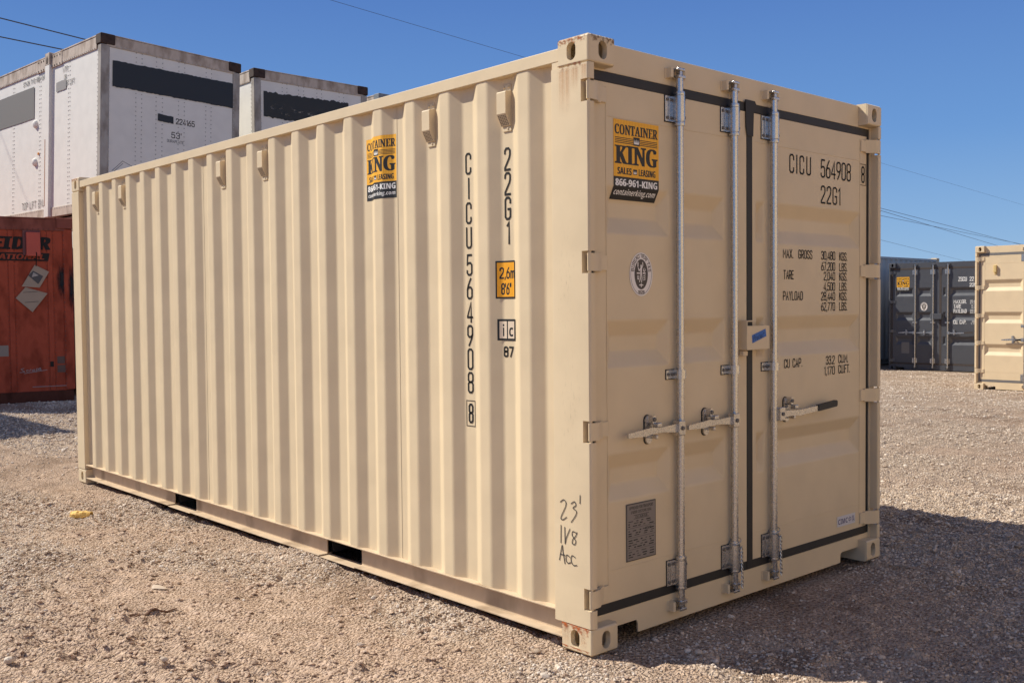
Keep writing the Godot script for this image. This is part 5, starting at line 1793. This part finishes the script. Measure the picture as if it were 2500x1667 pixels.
	b3.xf = Transform3D(Basis(Vector3(0, 0, -1), Vector3(0, 1, 0), Vector3(1, 0, 0)), Vector3(DOOR_X, -0.19, -0.345)) * Transform3D(Basis(), Vector3(0, 0, 0))
	b3.box(Vector3(-0.026, 2.300, 0.0), Vector3(0.026, 2.435, 0.042), 0.008)
	b3.box(Vector3(-0.022, 2.262, 0.0), Vector3(0.026, 2.2995, 0.006), 0.002)
	part("vent", b3, paint(lin(0.70, 0.50, 0.20), 0.5), ld)

	# overhead wires and the pole behind the tan container
	var wm := mat(lin(0.06, 0.06, 0.065), 0.7)
	var go := func(a: Vector3, c: Vector3, f0: float, f1: float) -> Array: return [a + (c - a) * f0, a + (c - a) * f1]
	for q in [["dark wire over the white boxes, upper of the two at the left", Vector3(-25.36, 9.0, -4.91), Vector3(-79.3, 9.0, -185.74), -0.25, 1.4, 0.016], ["dark wire over the white boxes, lower of the two at the left", Vector3(-25.68, 8.6, -4.99), Vector3(-47.88, 8.6, -129.97), -0.35, 1.9, 0.016], ["thin high wire crossing the open sky above the tan roof", Vector3(-27.09, 12.0, -15.94), Vector3(-41.39, 12.0, -112.66), -0.3, 2.2, 0.007], ["upper of a close pair of wires above the slate container", Vector3(-34.2, 9.2, -57.0), Vector3(-51.59, 9.2, -137.23), 0.0, 1.8, 0.018], ["lower of a close pair of wires above the slate container", Vector3(-33.2, 8.9, -57.0), Vector3(-52.95, 8.9, -134.32), 0.0, 1.8, 0.018]]:
		var e: Array = go.call(q[1], q[2], q[3], q[4])
		wire("overhead_wire", q[0], e[0], e[1], q[5], wm)
	o = thing("utility_pole", "wooden utility pole hidden behind the tan container, carrying the close pair of wires", "utility pole", Transform3D(Basis(), Vector3(-33.7, -0.2, -57.0)))
	b3 = MB.new()
	b3.lathe([[0.16, 0.0], [0.15, 3.0], [0.115, 9.6], [0.0, 9.62]], Vector3.ZERO, 12)
	part("trunk", b3, mat(lin(0.12, 0.085, 0.06), 0.9), o)
	b3 = MB.new()
	b3.box(Vector3(-1.1, 9.02, -0.18), Vector3(1.1, 9.14, -0.117), 0.01)
	part("crossarm", b3, mat(lin(0.12, 0.085, 0.06), 0.9), o)

func stain_free(u: float) -> StandardMaterial3D:
	return mat(lin(0.30, 0.24, 0.19) if u < 2.0 else lin(0.15, 0.085, 0.065), 0.8)

func litter() -> void:
	var mats := [mat(lin(0.52, 0.415, 0.32), 0.95), mat(lin(0.42, 0.32, 0.235), 0.95), mat(lin(0.58, 0.49, 0.40), 0.95)]
	for m in mats: m.metallic_specular = 0.2
	var meshes := [stone_mesh(101, true), stone_mesh(102, true), stone_mesh(103, true), stone_mesh(104, true)]
	var rocks := [[0.298, -0.328, 0.038, "pale rock at the edge of the container shadow"], [0.160, -0.06, 0.026, "small pale rock just in the sun beside the near corner casting"], [0.022, 0.297, 0.040, "pale angular rock near the bottom edge below the corner casting"], [-0.029, 0.250, 0.026, "small rock lying against the pale angular one below the corner casting"], [-0.224, 0.107, 0.032, "pale rock close to the bottom rail by the near corner"], [-1.386, 0.146, 0.030, "flat wedge of stone in front of the second fork pocket"], [-1.133, 1.354, 0.034, "grey rock standing alone in the rutted dirt at the bottom"], [-2.071, 1.470, 0.030, "brown lump of stone in the rutted dirt at the left"], [-5.615, 0.560, 0.024, "dark little stone left of the yellow scrap"], [-5.700, 0.660, 0.019, "paler little stone left of the yellow scrap"], [0.248, -1.197, 0.030, "rock in the shadow below the middle locking bar"], [0.484, -0.995, 0.034, "tan rock in the shadow nearer the bottom edge"], [-2.28, 0.06, 0.030, "pale rock on the heap of gravel against the bottom rail"], [-2.16, 0.13, 0.024, "grey rock low on the heap of gravel by the rail"], [-1.54, 1.833, 0.045, "rounded lump of dirt crusted stone in the bottom corner"]]
	for i in rocks.size():
		var q: Array = rocks[i]
		var o := part_mesh(numbered("rock"), meshes[i % 4], mats[i % 3], self)
		o.transform = Transform3D(Basis(Vector3.UP, 1.7 * i).scaled(Vector3(1.0, 0.85, 0.9) * q[2] * 0.62), Vector3(q[0], ground_h(q[0], q[1]) + q[2] * 0.10, q[1]))
		tag(o, q[3], "rock", "loose rocks on the dirt")
	var fl := part_mesh(numbered("rock"), meshes[1], mats[0], self)
	fl.transform = Transform3D(Basis(Vector3.UP, 0.5).scaled(Vector3(0.075, 0.014, 0.042)), Vector3(-2.309, ground_h(-2.309, 0.882) + 0.003, 0.882))
	tag(fl, "flat grey flake of stone in the gravel, left of the stick", "rock", "loose rocks on the dirt")
	# crumpled yellow scrap
	var f := FastNoiseLite.new()
	f.seed = 9; f.frequency = 9.0
	var b := MB.new()
	var prev := []
	for i in 13:
		var t := i / 12.0
		var r := 0.030 * (0.75 + 0.35 * sin(t * PI) + 0.35 * absf(t - 0.55))
		if i == 0: r = 0.006
		var ring := []
		for k in 14:
			var a := TAU * k / 14.0
			var rr := r * (1.0 + 0.42 * f.get_noise_3d(cos(a) * 0.11, sin(a) * 0.11, t * 0.5))
			ring.append(Vector3((t - 0.5) * 0.155, maxf(0.001, 0.024 + rr * sin(a) * 0.85), rr * cos(a) + 0.012 * sin(t * 4.0)))
		if i > 0:
			for k in 14:
				var k2 := (k + 1) % 14
				var out: Vector3 = ring[k] - Vector3(ring[k].x, 0.024, 0)
				b.quad(prev[k], prev[k2], ring[k2], ring[k], out)
		prev = ring
	var ym := mat(lin(0.80, 0.50, 0.14), 0.8)
	var y := part(numbered("yellow_scrap"), b, ym, self)
	y.transform = Transform3D(Basis(Vector3.UP, 0.75), Vector3(-4.565, ground_h(-4.565, 0.50) - 0.004, 0.50))
	tag(y, "crumpled yellow scrap lying on the dirt left of the container", "litter")
	# dry stick, three strands
	b = MB.new()
	for s in 3:
		var p := PackedVector3Array()
		for i in 12:
			var t := i / 11.0
			var z := lerpf(1.215, 0.960 + 0.03 * s, t)
			var x := -1.894 + (s - 1) * 0.012 * (1.2 - t) + 0.006 * sin(t * 5.0 + s)
			p.append(Vector3(x, ground_h(x, z) + 0.007 + 0.004 * s * t, z))
		b.tube(p, 0.0042, 6)
	var st := part(numbered("dry_stick"), b, mat(lin(0.20, 0.115, 0.075), 0.9), self)
	tag(st, "split brown stick lying on the dirt in front of the container", "stick")
